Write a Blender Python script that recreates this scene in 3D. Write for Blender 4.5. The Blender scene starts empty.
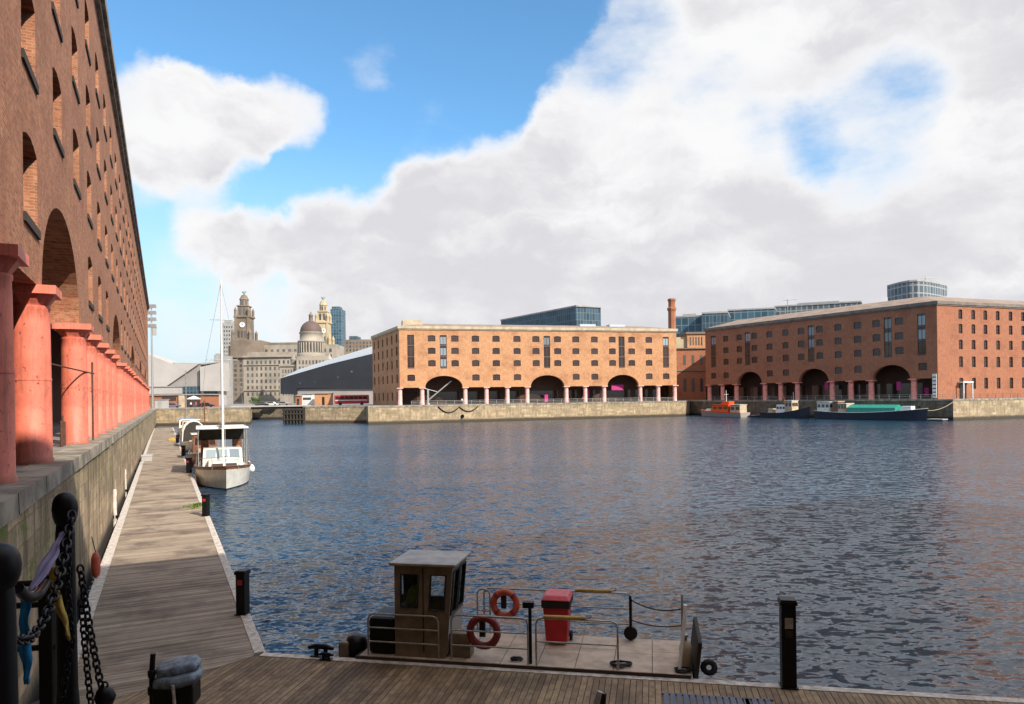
import bpy, bmesh, math, random
from mathutils import Vector, Matrix
random.seed(7)
R = math.radians
scn = bpy.context.scene
COL = scn.collection

# ------------------------------------------------------------------ camera model
F, CX, YP, ROLL = 712.0, 512.0, 398.0, 0.0136
CAMZ, QZ, JZ = 6.05, 4.5, 0.55            # eye, quay level, pontoon deck level (water is 0)
cr, sr = math.cos(ROLL), math.sin(ROLL)
RT, UP, FW = Vector((cr, 0, -sr)), Vector((sr, 0, cr)), Vector((0, 1, 0))
CAM = Vector((0, 0, CAMZ))
def ray(px, py): return FW * F + RT * (px - CX) + UP * (YP - py)
def G(px, py, z=0.0):
    v = ray(px, py); t = (z - CAMZ) / v.z
    return CAM + v * t
def P(px, py, Y):
    v = ray(px, py); return CAM + v * (Y / v.y)
def XP(px, Y): return (px - CX) * Y / F
def ZP(px, py, Y): return P(px, py, Y).z

cd = bpy.data.cameras.new('camera'); co = bpy.data.objects.new('camera', cd); COL.objects.link(co)
co.matrix_world = Matrix(((RT.x, UP.x, 0, CAM.x), (RT.y, UP.y, -1, CAM.y), (RT.z, UP.z, 0, CAM.z), (0, 0, 0, 1)))
cd.sensor_fit = 'HORIZONTAL'; cd.sensor_width = 36; cd.lens = F / 1024 * 36
cd.shift_y = (YP - 352) / 1024; cd.clip_start = 0.1; cd.clip_end = 20000
scn.camera = co

# ------------------------------------------------------------------ materials
def nodes(name):
    m = bpy.data.materials.new(name); m.use_nodes = True
    nt = m.node_tree; return m, nt, nt.nodes['Principled BSDF']
def N(nt, t, **k):
    n = nt.nodes.new(t)
    for a, b in k.items(): setattr(n, a, b)
    return n
def rgba(c): return (c[0], c[1], c[2], 1)
def mixc(nt, fac, a, b, mode='MIX'):
    n = N(nt, 'ShaderNodeMix', data_type='RGBA', blend_type=mode)
    for sock, v in ((0, fac), (6, a), (7, b)):
        if hasattr(v, 'is_output'): nt.links.new(v, n.inputs[sock])
        else: n.inputs[sock].default_value = v if sock == 0 else rgba(v)
    return n.outputs[2]
def ramp(nt, src, a, b):
    n = N(nt, 'ShaderNodeMapRange', interpolation_type='SMOOTHSTEP'); nt.links.new(src, n.inputs[0])
    n.inputs[1].default_value = a; n.inputs[2].default_value = b
    return n.outputs[0]
def noise(nt, vec, scale, detail=4, rough=.55, sc=None):
    if sc:
        mp = N(nt, 'ShaderNodeMapping'); nt.links.new(vec, mp.inputs[0]); mp.inputs[3].default_value = sc; vec = mp.outputs[0]
    n = N(nt, 'ShaderNodeTexNoise'); nt.links.new(vec, n.inputs[0])
    n.inputs['Scale'].default_value = scale; n.inputs['Detail'].default_value = detail; n.inputs['Roughness'].default_value = rough
    return n.outputs[0]
def bump(nt, b, h, strength, dist):
    n = N(nt, 'ShaderNodeBump'); n.inputs[0].default_value = strength; n.inputs[1].default_value = dist
    nt.links.new(h, n.inputs['Height']); nt.links.new(n.outputs[0], b.inputs['Normal'])
def objc(nt): return N(nt, 'ShaderNodeTexCoord').outputs['Object']
def uvc(nt): return N(nt, 'ShaderNodeUVMap').outputs[0]

def mat(name, c, rough=.6, metal=0., var=.25, scale=3., bmp=.0, c2=None, coat=0.):
    m, nt, b = nodes(name); o = objc(nt)
    n1 = noise(nt, o, scale, 5, .6)
    d = c2 if c2 else tuple(x * (1 - var) for x in c)
    li = tuple(min(1, x * (1 + var * .4)) for x in c)
    nt.links.new(mixc(nt, ramp(nt, n1, .32, .68), d, li), b.inputs['Base Color'])
    b.inputs['Roughness'].default_value = rough; b.inputs['Metallic'].default_value = metal
    if coat: b.inputs['Coat Weight'].default_value = coat
    if bmp: bump(nt, b, noise(nt, o, scale * 6, 4), bmp, .02)
    return m

def brick(name, a, b_, mortar, stain, bw=.23, bh=.078, stain_amt=.5, pale=None, msize=.012):
    m, nt, b = nodes(name); uv = uvc(nt)
    t = N(nt, 'ShaderNodeTexBrick'); nt.links.new(uv, t.inputs[0])
    t.inputs['Color1'].default_value = rgba(a); t.inputs['Color2'].default_value = rgba(b_); t.inputs['Mortar'].default_value = rgba(mortar)
    t.inputs['Scale'].default_value = 1; t.inputs['Brick Width'].default_value = bw; t.inputs['Row Height'].default_value = bh
    t.inputs['Mortar Size'].default_value = msize; t.inputs['Mortar Smooth'].default_value = .2; t.inputs['Bias'].default_value = -.1
    c = t.outputs[0]
    n1 = noise(nt, uv, .22, 6, .65)
    c = mixc(nt, ramp(nt, n1, .45, .72), c, mixc(nt, stain_amt, c, stain))
    n2 = noise(nt, uv, 2.2, 6, .75, (1, .45, 1))
    c = mixc(nt, ramp(nt, n2, .38, .66), c, mixc(nt, .5, c, tuple(x * .45 for x in a)))
    n4 = noise(nt, uv, 7.5, 4, .7, (.7, 1.6, 1))
    c = mixc(nt, ramp(nt, n4, .52, .68), c, mixc(nt, .5, c, tuple(x * .3 for x in b_)))
    if pale:
        n3 = noise(nt, uv, 1.1, 6, .7)
        c = mixc(nt, ramp(nt, n3, .55, .75), c, mixc(nt, .5, c, pale))
    nt.links.new(c, b.inputs['Base Color']); b.inputs['Roughness'].default_value = .88
    b.inputs['Specular IOR Level'].default_value = .25
    bump(nt, b, mixc(nt, .5, t.outputs[0], n2), .5, .012)
    return m

def stonewall(name, base, dark, moss, bw=1.1, bh=.42, top=4.5, mort=.62):
    """dock masonry: big uneven blocks, vertical run-off streaks, lichen and moss, and a wet dark tide band at the foot"""
    m, nt, b = nodes(name); uv = uvc(nt)
    wob = N(nt, 'ShaderNodeTexNoise'); nt.links.new(uv, wob.inputs[0]); wob.inputs['Scale'].default_value = 1.4; wob.inputs['Detail'].default_value = 3
    v1 = N(nt, 'ShaderNodeVectorMath', operation='SUBTRACT'); nt.links.new(wob.outputs['Color'], v1.inputs[0]); v1.inputs[1].default_value = (.5, .5, .5)
    v2 = N(nt, 'ShaderNodeVectorMath', operation='SCALE'); nt.links.new(v1.outputs[0], v2.inputs[0]); v2.inputs['Scale'].default_value = .16
    v3 = N(nt, 'ShaderNodeVectorMath', operation='ADD'); nt.links.new(uv, v3.inputs[0]); nt.links.new(v2.outputs[0], v3.inputs[1])
    t = N(nt, 'ShaderNodeTexBrick'); nt.links.new(v3.outputs[0], t.inputs[0])
    t.inputs['Color1'].default_value = rgba(tuple(x * 1.12 for x in base)); t.inputs['Color2'].default_value = rgba(tuple(x * .62 for x in base))
    t.inputs['Mortar'].default_value = rgba(tuple(x * mort for x in base)); t.inputs['Scale'].default_value = 1; t.inputs['Mortar Smooth'].default_value = .6
    t.inputs['Brick Width'].default_value = bw; t.inputs['Row Height'].default_value = bh; t.inputs['Mortar Size'].default_value = .02
    c = t.outputs[0]
    bl_ = noise(nt, uv, .35, 7, .7); c = mixc(nt, ramp(nt, bl_, .4, .66), c, mixc(nt, .6, c, dark))
    st = noise(nt, uv, 1.3, 7, .72, (1.3, .26, 1))
    c = mixc(nt, ramp(nt, st, .44, .62), c, mixc(nt, .85, c, dark))
    lt = noise(nt, uv, 2.1, 7, .75, (1.6, .4, 1)); c = mixc(nt, ramp(nt, lt, .58, .7), c, mixc(nt, .6, c, tuple(min(1, x * 1.6) for x in base)))
    sp = N(nt, 'ShaderNodeSeparateXYZ'); nt.links.new(uv, sp.inputs[0])
    ms = noise(nt, uv, .7, 7, .75, (1, .8, 1)); fine = noise(nt, uv, 9, 5, .7)
    hi = N(nt, 'ShaderNodeMapRange'); nt.links.new(sp.outputs[1], hi.inputs[0]); hi.inputs[1].default_value = 1.5; hi.inputs[2].default_value = 4.2; hi.inputs[3].default_value = -.05; hi.inputs[4].default_value = .06
    def add(a, k):
        n_ = N(nt, 'ShaderNodeMath', operation='ADD'); nt.links.new(a, n_.inputs[0])
        if hasattr(k, 'is_output'): nt.links.new(k, n_.inputs[1])
        else: n_.inputs[1].default_value = k
        return n_.outputs[0]
    f2 = N(nt, 'ShaderNodeMath', operation='MULTIPLY'); nt.links.new(fine, f2.inputs[0]); f2.inputs[1].default_value = .3
    c = mixc(nt, ramp(nt, add(add(add(ms, f2.outputs[0]), -.15), hi.outputs[0]), .55, .66), c, moss)
    c = mixc(nt, ramp(nt, add(sp.outputs[1], st), 1.5, .9), c, tuple(x * .3 for x in dark))
    nt.links.new(c, b.inputs['Base Color']); b.inputs['Roughness'].default_value = .9
    bump(nt, b, mixc(nt, .6, mixc(nt, .5, t.outputs[0], lt), fine), .8, .05)
    return m

def planks(name, c1, c2, c3):
    m, nt, b = nodes(name); o = objc(nt)
    g = N(nt, 'ShaderNodeNewGeometry')
    c = mixc(nt, g.outputs['Random Per Island'], c1, c2)
    n1 = noise(nt, o, .55, 6, .65)
    c = mixc(nt, ramp(nt, n1, .44, .68), c, mixc(nt, .7, c, c3))
    n2 = noise(nt, uvc(nt), 3.0, 5, .7, (18, 1, 1))
    c = mixc(nt, ramp(nt, n2, .38, .66), c, mixc(nt, .6, c, c3))
    nt.links.new(c, b.inputs['Base Color']); b.inputs['Roughness'].default_value = .75
    bump(nt, b, n2, .4, .01)
    return m

def glass(name, c=(.02, .025, .03), rough=.08, c2=None):
    m, nt, b = nodes(name)
    g = N(nt, 'ShaderNodeObjectInfo')
    nt.links.new(mixc(nt, g.outputs['Random'], c, c2 or tuple(x * 2.6 for x in c)), b.inputs['Base Color'])
    b.inputs['Roughness'].default_value = rough; b.inputs['Specular IOR Level'].default_value = .6
    return m

M = {}
M['brick_near'] = brick('brick_near', (.52, .195, .095), (.26, .085, .045), (.38, .25, .16), (.2, .085, .05), stain_amt=.6, pale=(.58, .33, .18))
M['brick_far'] = brick('brick_far', (.66, .3, .125), (.5, .2, .08), (.5, .34, .22), (.3, .125, .065), stain_amt=.75, pale=(.66, .4, .22))
M['brick_right'] = brick('brick_right', (.5, .175, .085), (.34, .112, .057), (.28, .17, .11), (.18, .065, .04), stain_amt=.5)  # darker than brick_far: cloud shade on the right warehouse put into colour
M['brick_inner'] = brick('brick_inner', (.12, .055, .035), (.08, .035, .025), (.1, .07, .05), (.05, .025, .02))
M['quay_near'] = stonewall('quay_stone_near', (.5, .36, .215), (.11, .075, .04), (.13, .15, .02), 1.5, .44, mort=.5)
M['quay_far'] = stonewall('quay_stone_far', (.5, .37, .225), (.22, .155, .09), (.2, .17, .08), 1.6, .5)
M['quay_dark'] = stonewall('quay_stone_dark', (.22, .17, .11), (.08, .06, .04), (.06, .06, .03), 1.6, .5)  # darker than quay_far; shade of the wall behind the boats put into colour
M['coping'] = mat('coping_stone', (.3, .25, .19), .9, var=.5, scale=1.2, bmp=.4)
M['paving'] = mat('paving', (.26, .23, .2), .9, var=.35, scale=.5)
M['coral'] = mat('coral_paint', (.74, .225, .135), .55, var=.22, scale=2.2, c2=(.6, .15, .095), bmp=.15)
def ironpaint(name, c, rust, grime):
    """old paint on cast iron: faded patches, run-down streaks, rust spots and a grimy foot"""
    m, nt, b = nodes(name); o = objc(nt)
    k = mixc(nt, ramp(nt, noise(nt, o, 1.6, 6, .65), .35, .65), tuple(x * .82 for x in c), tuple(min(.9, x * 1.1) for x in c))
    k = mixc(nt, ramp(nt, noise(nt, o, 5, 6, .7, (1, 1, .12)), .5, .66), k, mixc(nt, .6, k, grime))
    k = mixc(nt, ramp(nt, noise(nt, o, 9, 5, .75, (1, 1, .6)), .61, .66), k, rust)
    sp = N(nt, 'ShaderNodeSeparateXYZ'); nt.links.new(o, sp.inputs[0]); a = N(nt, 'ShaderNodeMath', operation='ADD'); nt.links.new(sp.outputs[2], a.inputs[0]); nt.links.new(noise(nt, o, 4, 5, .7), a.inputs[1])
    k = mixc(nt, ramp(nt, a.outputs[0], 1.0, .5), k, mixc(nt, .6, k, grime))
    nt.links.new(k, b.inputs['Base Color']); b.inputs['Roughness'].default_value = .55; bump(nt, b, noise(nt, o, 14, 5, .7), .3, .01); return m
M['coral'] = ironpaint('coral_paint', (.76, .185, .115), (.2, .05, .03), (.3, .1, .065))
M['pinkcol'] = mat('sun_glare_pink_paint', (.72, .42, .36), .55, var=.2, scale=1.5)  # paler than the coral paint: sun glare put into the colour
M['redcol'] = mat('brick_pink_paint', (.78, .27, .2), .55, var=.25, scale=1.5)
M['cream'] = mat('cream_stone', (.5, .39, .26), .85, var=.25, scale=.7)
M['tanroof'] = mat('tan_roof', (.27, .19, .14), .9, var=.25, scale=.4)
M['slate'] = mat('slate_roof', (.2, .16, .13), .85, var=.3, scale=.5)
M['pane'] = glass('window_pane', (.02, .012, .009), .12)
M['pane_red'] = glass('window_pane_brown', (.022, .012, .01), .2)
M['frame_w'] = mat('pale_window_frame', (.5, .46, .42), .6, var=.15)
M['frame_d'] = mat('brown_window_frame', (.11, .05, .04), .6, var=.2)
M['deck1'] = planks('weathered_planks', (.25, .185, .13), (.48, .385, .285), (.07, .048, .034))
M['deck2'] = planks('grooved_planks', (.22, .14, .075), (.42, .295, .165), (.07, .042, .022))
M['edge'] = mat('pale_edge_strip', (.58, .51, .44), .7, var=.4, scale=6)
M['float'] = mat('dark_float', (.05, .045, .04), .7)
M['black'] = mat('black_paint', (.006, .006, .007), .42, var=.3, scale=8)
M['black'].node_tree.nodes['Principled BSDF'].inputs['Specular IOR Level'].default_value = .25
M['rubber'] = mat('black_rubber', (.012, .012, .012), .7)
M['chain'] = mat('chain_iron', (.022, .022, .026), .38, .7, var=.4, scale=20)
M['rust'] = mat('rusty_iron', (.11, .04, .025), .85, var=.4, scale=12)
M['white'] = mat('white_paint', (.75, .74, .7), .35, var=.12, scale=2)
M['gelcoat'] = mat('cream_gelcoat', (.68, .64, .55), .25, var=.15, scale=1.5, coat=.3)
M['galv'] = mat('galvanised_steel', (.42, .41, .38), .45, .6, var=.3, scale=6)
M['cabin'] = mat('bronze_brown_paint', (.2, .155, .105), .5, var=.3, scale=4)
M['cabinroof'] = mat('grey_roof_paint', (.36, .33, .29), .4, var=.35, scale=3)
M['deckplate'] = mat('sand_deck_paint', (.5, .385, .285), .7, var=.3, scale=2.5, bmp=.2)
M['orange'] = mat('orange_buoy_plastic', (.55, .1, .05), .5, var=.3, scale=5)
M['darkred'] = mat('dark_red_buoy_plastic', (.26, .035, .03), .5, var=.3, scale=5)
M['binred'] = mat('red_bin_plastic', (.52, .012, .02), .45, var=.2, scale=4)
M['binlid'] = mat('red_lid_plastic', (.6, .045, .06), .4, var=.2, scale=4)
M['yellowwood'] = mat('yellow_varnished_wood', (.5, .33, .08), .5)
M['blue'] = mat('bright_blue_cloth', (.01, .27, .62), .7, var=.2)
M['purple'] = mat('lilac_cloth', (.27, .25, .42), .75, var=.2)
M['yellow'] = mat('yellow_cloth', (.55, .4, .08), .7, var=.3)
M['tarp'] = mat('grey_blue_tarpaulin', (.2, .25, .31), .32, var=.55, scale=9, bmp=.9)
M['lifeorange'] = mat('lifeboat_orange', (.85, .09, .01), .35)
M['green'] = mat('barge_green', (.03, .27, .2), .45)
M['navy'] = mat('dark_blue_hull', (.02, .022, .035), .3)
M['wood'] = mat('varnished_wood', (.2, .075, .035), .35, var=.4, scale=5)
M['timber'] = mat('dark_timber', (.035, .027, .02), .85)
M['stone'] = mat('portland_stone', (.34, .285, .225), .85, var=.3, scale=.08)
M['stone_d'] = mat('dark_and_shaded_granite', (.22, .165, .12), .85, var=.3, scale=.08)  # dark stone; shade of the first clock tower is put into it too
M['stone_y'] = mat('warm_sunlit_limestone', (.5, .39, .24), .85, var=.25, scale=.1)
M['dome'] = mat('bronze_dome', (.12, .075, .06), .7)
M['copper'] = mat('verdigris_copper', (.2, .3, .25), .7)
M['dwin'] = glass('far_window', (.05, .045, .04), .3)
M['museum'] = mat('pale_jura_stone', (.43, .385, .35), .8, var=.1, scale=.1)
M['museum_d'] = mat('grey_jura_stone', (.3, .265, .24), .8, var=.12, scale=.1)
M['wedge'] = mat('black_granite_cladding', (.011, .013, .019), .7, var=.3, scale=.15)
M['wedgeroof'] = mat('pale_metal_roof', (.45, .48, .52), .4, var=.15)
M['redpaint'] = mat('red_paint', (.5, .03, .03), .4)
M['concrete'] = mat('concrete', (.34, .32, .3), .85, var=.2, scale=.3)
M['sill'] = mat('shadow_dark_sill_stone', (.045, .028, .02), .9, var=.3)  # near-black colour stands in for the shadow under each sill
M['leaf'] = mat('foliage', (.06, .1, .03), .8, var=.4, scale=2)
M['moss'] = mat('moss', (.12, .17, .03), .9, var=.4, scale=6)
M['bark'] = mat('bark', (.08, .06, .04), .9)
M['pink'] = mat('magenta_banner', (.5, .015, .17), .6)
M['skin'] = mat('skin', (.5, .3, .22), .6)
M['steelglass'] = glass('screen_glass', (.12, .14, .15), .06)
M['bluegrey'] = mat('blue_grey_cover', (.1, .11, .16), .6)
M['hi_vis'] = mat('lime_cloth', (.3, .5, .04), .7)
M['yellowstone'] = mat('sand_block', (.6, .4, .17), .85, var=.2)

def curtain(name, glassc, framec, w, h, fw=.12):
    """glazed curtain wall: grid of panes by position on the facade"""
    m, nt, b = nodes(name); uv = uvc(nt)
    t = N(nt, 'ShaderNodeTexBrick', offset=0.0, squash=1.0); nt.links.new(uv, t.inputs[0])
    t.inputs['Color1'].default_value = rgba(glassc); t.inputs['Color2'].default_value = rgba(tuple(x * 2.2 for x in glassc))
    t.inputs['Mortar'].default_value = rgba(framec); t.inputs['Scale'].default_value = 1
    t.inputs['Brick Width'].default_value = w; t.inputs['Row Height'].default_value = h; t.inputs['Mortar Size'].default_value = fw
    nt.links.new(t.outputs[0], b.inputs['Base Color']); b.inputs['Roughness'].default_value = .45; b.inputs['Specular IOR Level'].default_value = .3
    return m
M['cw_dark'] = curtain('dark_glazing', (.02, .04, .055), (.12, .14, .15), 1.6, 3.4, .14)
M['cw_blue'] = curtain('blue_glazing', (.025, .055, .075), (.16, .2, .22), 3., 3.4, .2)
M['cw_grey'] = curtain('grey_glazing', (.06, .075, .085), (.3, .3, .29), 2.4, 3.2, .25)

# ------------------------------------------------------------------ mesh builder
class MB:
    def __init__(s): s.v = []; s.f = []; s.m = []; s.uv = []; s.sm = []
    def face(s, pts, m=0, uv=None, smooth=False):
        i = len(s.v); s.v += [tuple(p) for p in pts]; s.f.append(tuple(range(i, i + len(pts)))); s.m.append(m); s.sm.append(smooth)
        if uv is None:
            a = Vector(pts[1]) - Vector(pts[0]); b = Vector(pts[2]) - Vector(pts[0]); n = a.cross(b)
            if abs(n.z) >= max(abs(n.x), abs(n.y)): uv = [(p[0], p[1]) for p in pts]
            elif abs(n.y) >= abs(n.x): uv = [(p[0], p[2]) for p in pts]
            else: uv = [(p[1], p[2]) for p in pts]
        s.uv.append(list(uv))
    def mesh(s, verts, faces, m=0, smooth=False):
        i = len(s.v); s.v += [tuple(p) for p in verts]
        for f in faces:
            s.f.append(tuple(i + k for k in f)); s.m.append(m); s.sm.append(smooth)
            pts = [verts[k] for k in f]
            a = Vector(pts[1]) - Vector(pts[0]); b = Vector(pts[2]) - Vector(pts[0]); n = a.cross(b)
            if abs(n.z) >= max(abs(n.x), abs(n.y)): s.uv.append([(p[0], p[1]) for p in pts])
            elif abs(n.y) >= abs(n.x): s.uv.append([(p[0], p[2]) for p in pts])
            else: s.uv.append([(p[1], p[2]) for p in pts])
        return s
    def box(s, x0, x1, y0, y1, z0, z1, m=0, T=None):
        v = [Vector((x, y, z)) for z in (z0, z1) for y in (y0, y1) for x in (x0, x1)]
        if T: v = [T @ p for p in v]
        return s.mesh(v, [(0, 2, 3, 1), (4, 5, 7, 6), (0, 1, 5, 4), (2, 6, 7, 3), (0, 4, 6, 2), (1, 3, 7, 5)], m)
    def prism(s, pts, z0, z1, m=0, mt=None):
        n = len(pts); v = [(p[0], p[1], z0) for p in pts] + [(p[0], p[1], z1) for p in pts]
        s.mesh(v, [(i, (i + 1) % n, n + (i + 1) % n, n + i) for i in range(n)], m)
        s.mesh(v[:n], [tuple(reversed(range(n)))], m); s.mesh(v[n:], [tuple(range(n))], m if mt is None else mt); return s
    def extr(s, pts, off, m=0):
        """closed outline pts (3D) extruded by vector off"""
        n = len(pts); off = Vector(off); v = [Vector(p) for p in pts]; v += [p + off for p in v[:n]]
        s.mesh(v, [(i, (i + 1) % n, n + (i + 1) % n, n + i) for i in range(n)] + [tuple(reversed(range(n))), tuple(range(n, 2 * n))], m); return s
    def tube(s, path, r, n=8, m=0, closed=False, cap=True):
        path = [Vector(p) for p in path]; k = len(path); rr = r if isinstance(r, (list, tuple)) else [r] * k
        vs = []; prev = None
        for i, p in enumerate(path):
            if closed: t = path[(i + 1) % k] - path[i - 1]
            else: t = path[min(i + 1, k - 1)] - path[max(i - 1, 0)]
            t = t.normalized() if t.length > 1e-9 else Vector((0, 0, 1))
            if prev is None:
                a = Vector((0, 0, 1)) if abs(t.z) < .9 else Vector((1, 0, 0)); prev = t.cross(a).normalized()
            prev = (prev - t * prev.dot(t)); prev = prev.normalized() if prev.length > 1e-6 else t.orthogonal().normalized()
            q = t.cross(prev)
            for j in range(n):
                a = 2 * math.pi * j / n; vs.append(p + (prev * math.cos(a) + q * math.sin(a)) * rr[i])
        fs = []
        for i in range(k if closed else k - 1):
            for j in range(n):
                a = i * n + j; b = i * n + (j + 1) % n; i2 = (i + 1) % k
                fs.append((a, b, i2 * n + (j + 1) % n, i2 * n + j))
        s.mesh(vs, fs, m, True)
        if cap and not closed:
            s.mesh(vs[:n], [tuple(reversed(range(n)))], m); s.mesh(vs[-n:], [tuple(range(n))], m)
        return s
    def lathe(s, prof, c=(0, 0, 0), n=16, m=0, smooth=True, rot=0, T=None):
        vs = []
        for (r, z) in prof:
            for j in range(n):
                a = 2 * math.pi * j / n + rot; vs.append(Vector((c[0] + r * math.cos(a), c[1] + r * math.sin(a), c[2] + z)))
        if T: vs = [T @ v for v in vs]
        k = len(prof)
        s.mesh(vs, [(i * n + j, i * n + (j + 1) % n, (i + 1) * n + (j + 1) % n, (i + 1) * n + j) for i in range(k - 1) for j in range(n)], m, smooth)
        s.mesh(vs[:n], [tuple(reversed(range(n)))], m); s.mesh(vs[-n:], [tuple(range(n))], m); return s
    def build(s, name, mats, parent=None, loc=None, rotz=None, origin=None, bevel=0, weld=False):
        me = bpy.data.meshes.new(name); vv = s.v
        if origin is not None:
            o = Vector(origin); vv = [tuple(Vector(p) - o) for p in vv]; loc = o
        me.from_pydata(vv, [], s.f)
        ml = mats if isinstance(mats, (list, tuple)) else [mats]
        for q in ml: me.materials.append(M[q] if isinstance(q, str) else q)
        me.polygons.foreach_set('material_index', s.m); me.polygons.foreach_set('use_smooth', s.sm)
        ul = me.uv_layers.new(name='UVMap'); ul.data.foreach_set('uv', [c for f in s.uv for p in f for c in p])
        if weld:
            bm = bmesh.new(); bm.from_mesh(me); bmesh.ops.remove_doubles(bm, verts=bm.verts, dist=1e-4)
            bmesh.ops.recalc_face_normals(bm, faces=bm.faces); bm.to_mesh(me); bm.free()
        me.update()
        o = bpy.data.objects.new(name, me); COL.objects.link(o)
        if parent: o.parent = parent
        if loc is not None: o.location = loc
        if rotz is not None: o.rotation_euler = (0, 0, rotz)
        if bevel:
            bv = o.modifiers.new('bevel', 'BEVEL'); bv.width = bevel; bv.segments = 2; bv.limit_method = 'ANGLE'; bv.angle_limit = R(40)
        return o
def tag(o, label=None, cat=None, group=None, kind=None):
    if label: o['label'] = label
    if cat: o['category'] = cat
    if group: o['group'] = group
    if kind: o['kind'] = kind
    return o
def thing(name, label, cat, loc=(0, 0, 0), rotz=0, group=None):
    o = bpy.data.objects.new(name, None); COL.objects.link(o); o.empty_display_size = .3
    o.location = loc; o.rotation_euler = (0, 0, rotz); return tag(o, label, cat, group)
KIDS = {}
def kids(o): return [c for c in COL.objects if c.parent == o]
def copy_tree(o, parent=None):
    c = o.copy(); COL.objects.link(c)
    if parent: c.parent = parent
    for ch in kids(o): copy_tree(ch, c)
    return c
def link_copy(src, parent, loc, rotz=0):
    c = src.copy(); COL.objects.link(c); c.parent = parent; c.location = loc; c.rotation_euler = (0, 0, rotz); return c
def rotz_of(d): return math.atan2(d[1], d[0])

# ------------------------------------------------------------------ world, sun
SUN = Vector((.586, -.547, .599)).normalized()
sel = math.asin(SUN.z); saz = math.atan2(SUN.x, SUN.y)      # azimuth clockwise from +Y
W = bpy.data.worlds.new('World'); scn.world = W; W.use_nodes = True
nt = W.node_tree; bg = nt.nodes['Background']
sky = N(nt, 'ShaderNodeTexSky', sky_type='NISHITA'); sky.sun_disc = False; sky.sun_elevation = sel; sky.sun_rotation = saz
sky.air_density = 1.0; sky.dust_density = .4; sky.ozone_density = 2.0
tc = N(nt, 'ShaderNodeTexCoord').outputs['Generated']
def vm(op, a, b=None):
    n = N(nt, 'ShaderNodeVectorMath', operation=op); nt.links.new(a, n.inputs[0])
    if b is not None:
        if hasattr(b, 'is_output'): nt.links.new(b, n.inputs[1])
        else: n.inputs[1].default_value = b
    return n
def ma(op, a, b, clamp=False):
    n = N(nt, 'ShaderNodeMath', operation=op, use_clamp=clamp)
    for i, v in enumerate((a, b)):
        if hasattr(v, 'is_output'): nt.links.new(v, n.inputs[i])
        else: n.inputs[i].default_value = v
    return n.outputs[0]
nrm = vm('NORMALIZE', tc).outputs[0]
# a warped direction gives the cloud edges their billows
wn = N(nt, 'ShaderNodeTexNoise'); nt.links.new(nrm, wn.inputs[0]); wn.inputs['Scale'].default_value = 5.; wn.inputs['Detail'].default_value = 7; wn.inputs['Roughness'].default_value = .6
off = vm('SUBTRACT', wn.outputs['Color'], (.5, .5, .5)).outputs[0]
sc_ = vm('SCALE', off); sc_.inputs['Scale'].default_value = .13
wd = vm('NORMALIZE', vm('ADD', nrm, sc_.outputs[0]).outputs[0]).outputs[0]
def blob(px, py, rin, rout, amp):
    c = ray(px, py).normalized(); d = vm('DOT_PRODUCT', wd, tuple(c)).outputs['Value']
    return ma('MULTIPLY', ramp(nt, d, math.cos(R(rout)), math.cos(R(rin))), amp)
acc = None
BLOBS = [(272, 118, 1, 4.2, .75), (215, 132, 1.5, 4.8, .75), (160, 135, 1.5, 5.2, .75), (128, 180, .5, 4, .5),
         (605, 125, 2, 6.5, .85), (520, 190, 2, 6, .85), (430, 215, 2, 5.5, .85), (335, 238, 1.5, 5, .8), (255, 243, 1, 3.6, .6), (685, 70, 2, 7, .55), (770, 45, 4, 12, .6),
         (960, 60, 6, 17, .95), (920, 230, 8, 20, .95), (660, 245, 6, 15, .95), (480, 300, 4, 11, .85), (370, 310, 2, 7, .5), (1150, 40, 8, 30, .6), (205, 228, .8, 3.4, .55), (300, 290, 2, 6.5, .4), (200, 285, 2, 6, .3), (440, 138, 1, 5, .33), (585, 30, .5, 4, .35),
         (352, 45, .5, 3.6, .36), (512, 3, .5, 4.5, .34), (1000, -250, 12, 34, .7), (800, -330, 8, 26, .5), (400, -120, 6, 26, -.3), (560, 30, 2, 6, -.15),
         ]
HOLES = [(782, 154, .2, 4.5, -.34), (868, 130, .3, 6.5, -.5), (740, 90, .3, 6, -.3), (985, 180, .3, 5, -.3), (620, 25, 1, 7, -.45), (950, 30, .5, 6, -.25)]
for b_ in BLOBS:
    q = blob(*b_); acc = q if acc is None else ma('ADD', acc, q)
acc = ma('MINIMUM', acc, .95)
for b_ in HOLES: acc = ma('ADD', acc, blob(*b_))
cn = noise(nt, nrm, 3.2, 9, .6, (1, 1, 2.1))
dens = ma('ADD', acc, ma('MULTIPLY', ma('SUBTRACT', cn, .5), 1.5))
back = ramp(nt, vm('DOT_PRODUCT', nrm, (0, -1, .15)).outputs['Value'], .0, .7)     # broken cloud behind the camera too
dens = ma('ADD', dens, ma('MULTIPLY', back, .3))
zen = N(nt, 'ShaderNodeSeparateXYZ'); nt.links.new(nrm, zen.inputs[0]); dens = ma('ADD', dens, ma('MULTIPLY', ramp(nt, zen.outputs[2], .6, .85), .45))  # cloud overhead, out of view, thickened as added fill light
mask = ramp(nt, dens, .1, .68)
cs = noise(nt, wd, 3.6, 8, .55, (1, 1, 2.4))
sep = N(nt, 'ShaderNodeSeparateXYZ'); nt.links.new(nrm, sep.inputs[0])
low = ramp(nt, sep.outputs[2], .42, .06)
thick = ma('MULTIPLY', ramp(nt, ma('ADD', ma('ADD', cs, ma('MULTIPLY', ma('SUBTRACT', noise(nt, wd, 11, 6, .6, (1, 1, 1.8)), .5), .45)), ma('MULTIPLY', low, .1)), .37, .66), ramp(nt, dens, .45, .95))
ccol = mixc(nt, thick, (6.35, 6.35, 6.4), (4.8, 4.75, 5.0))
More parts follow.
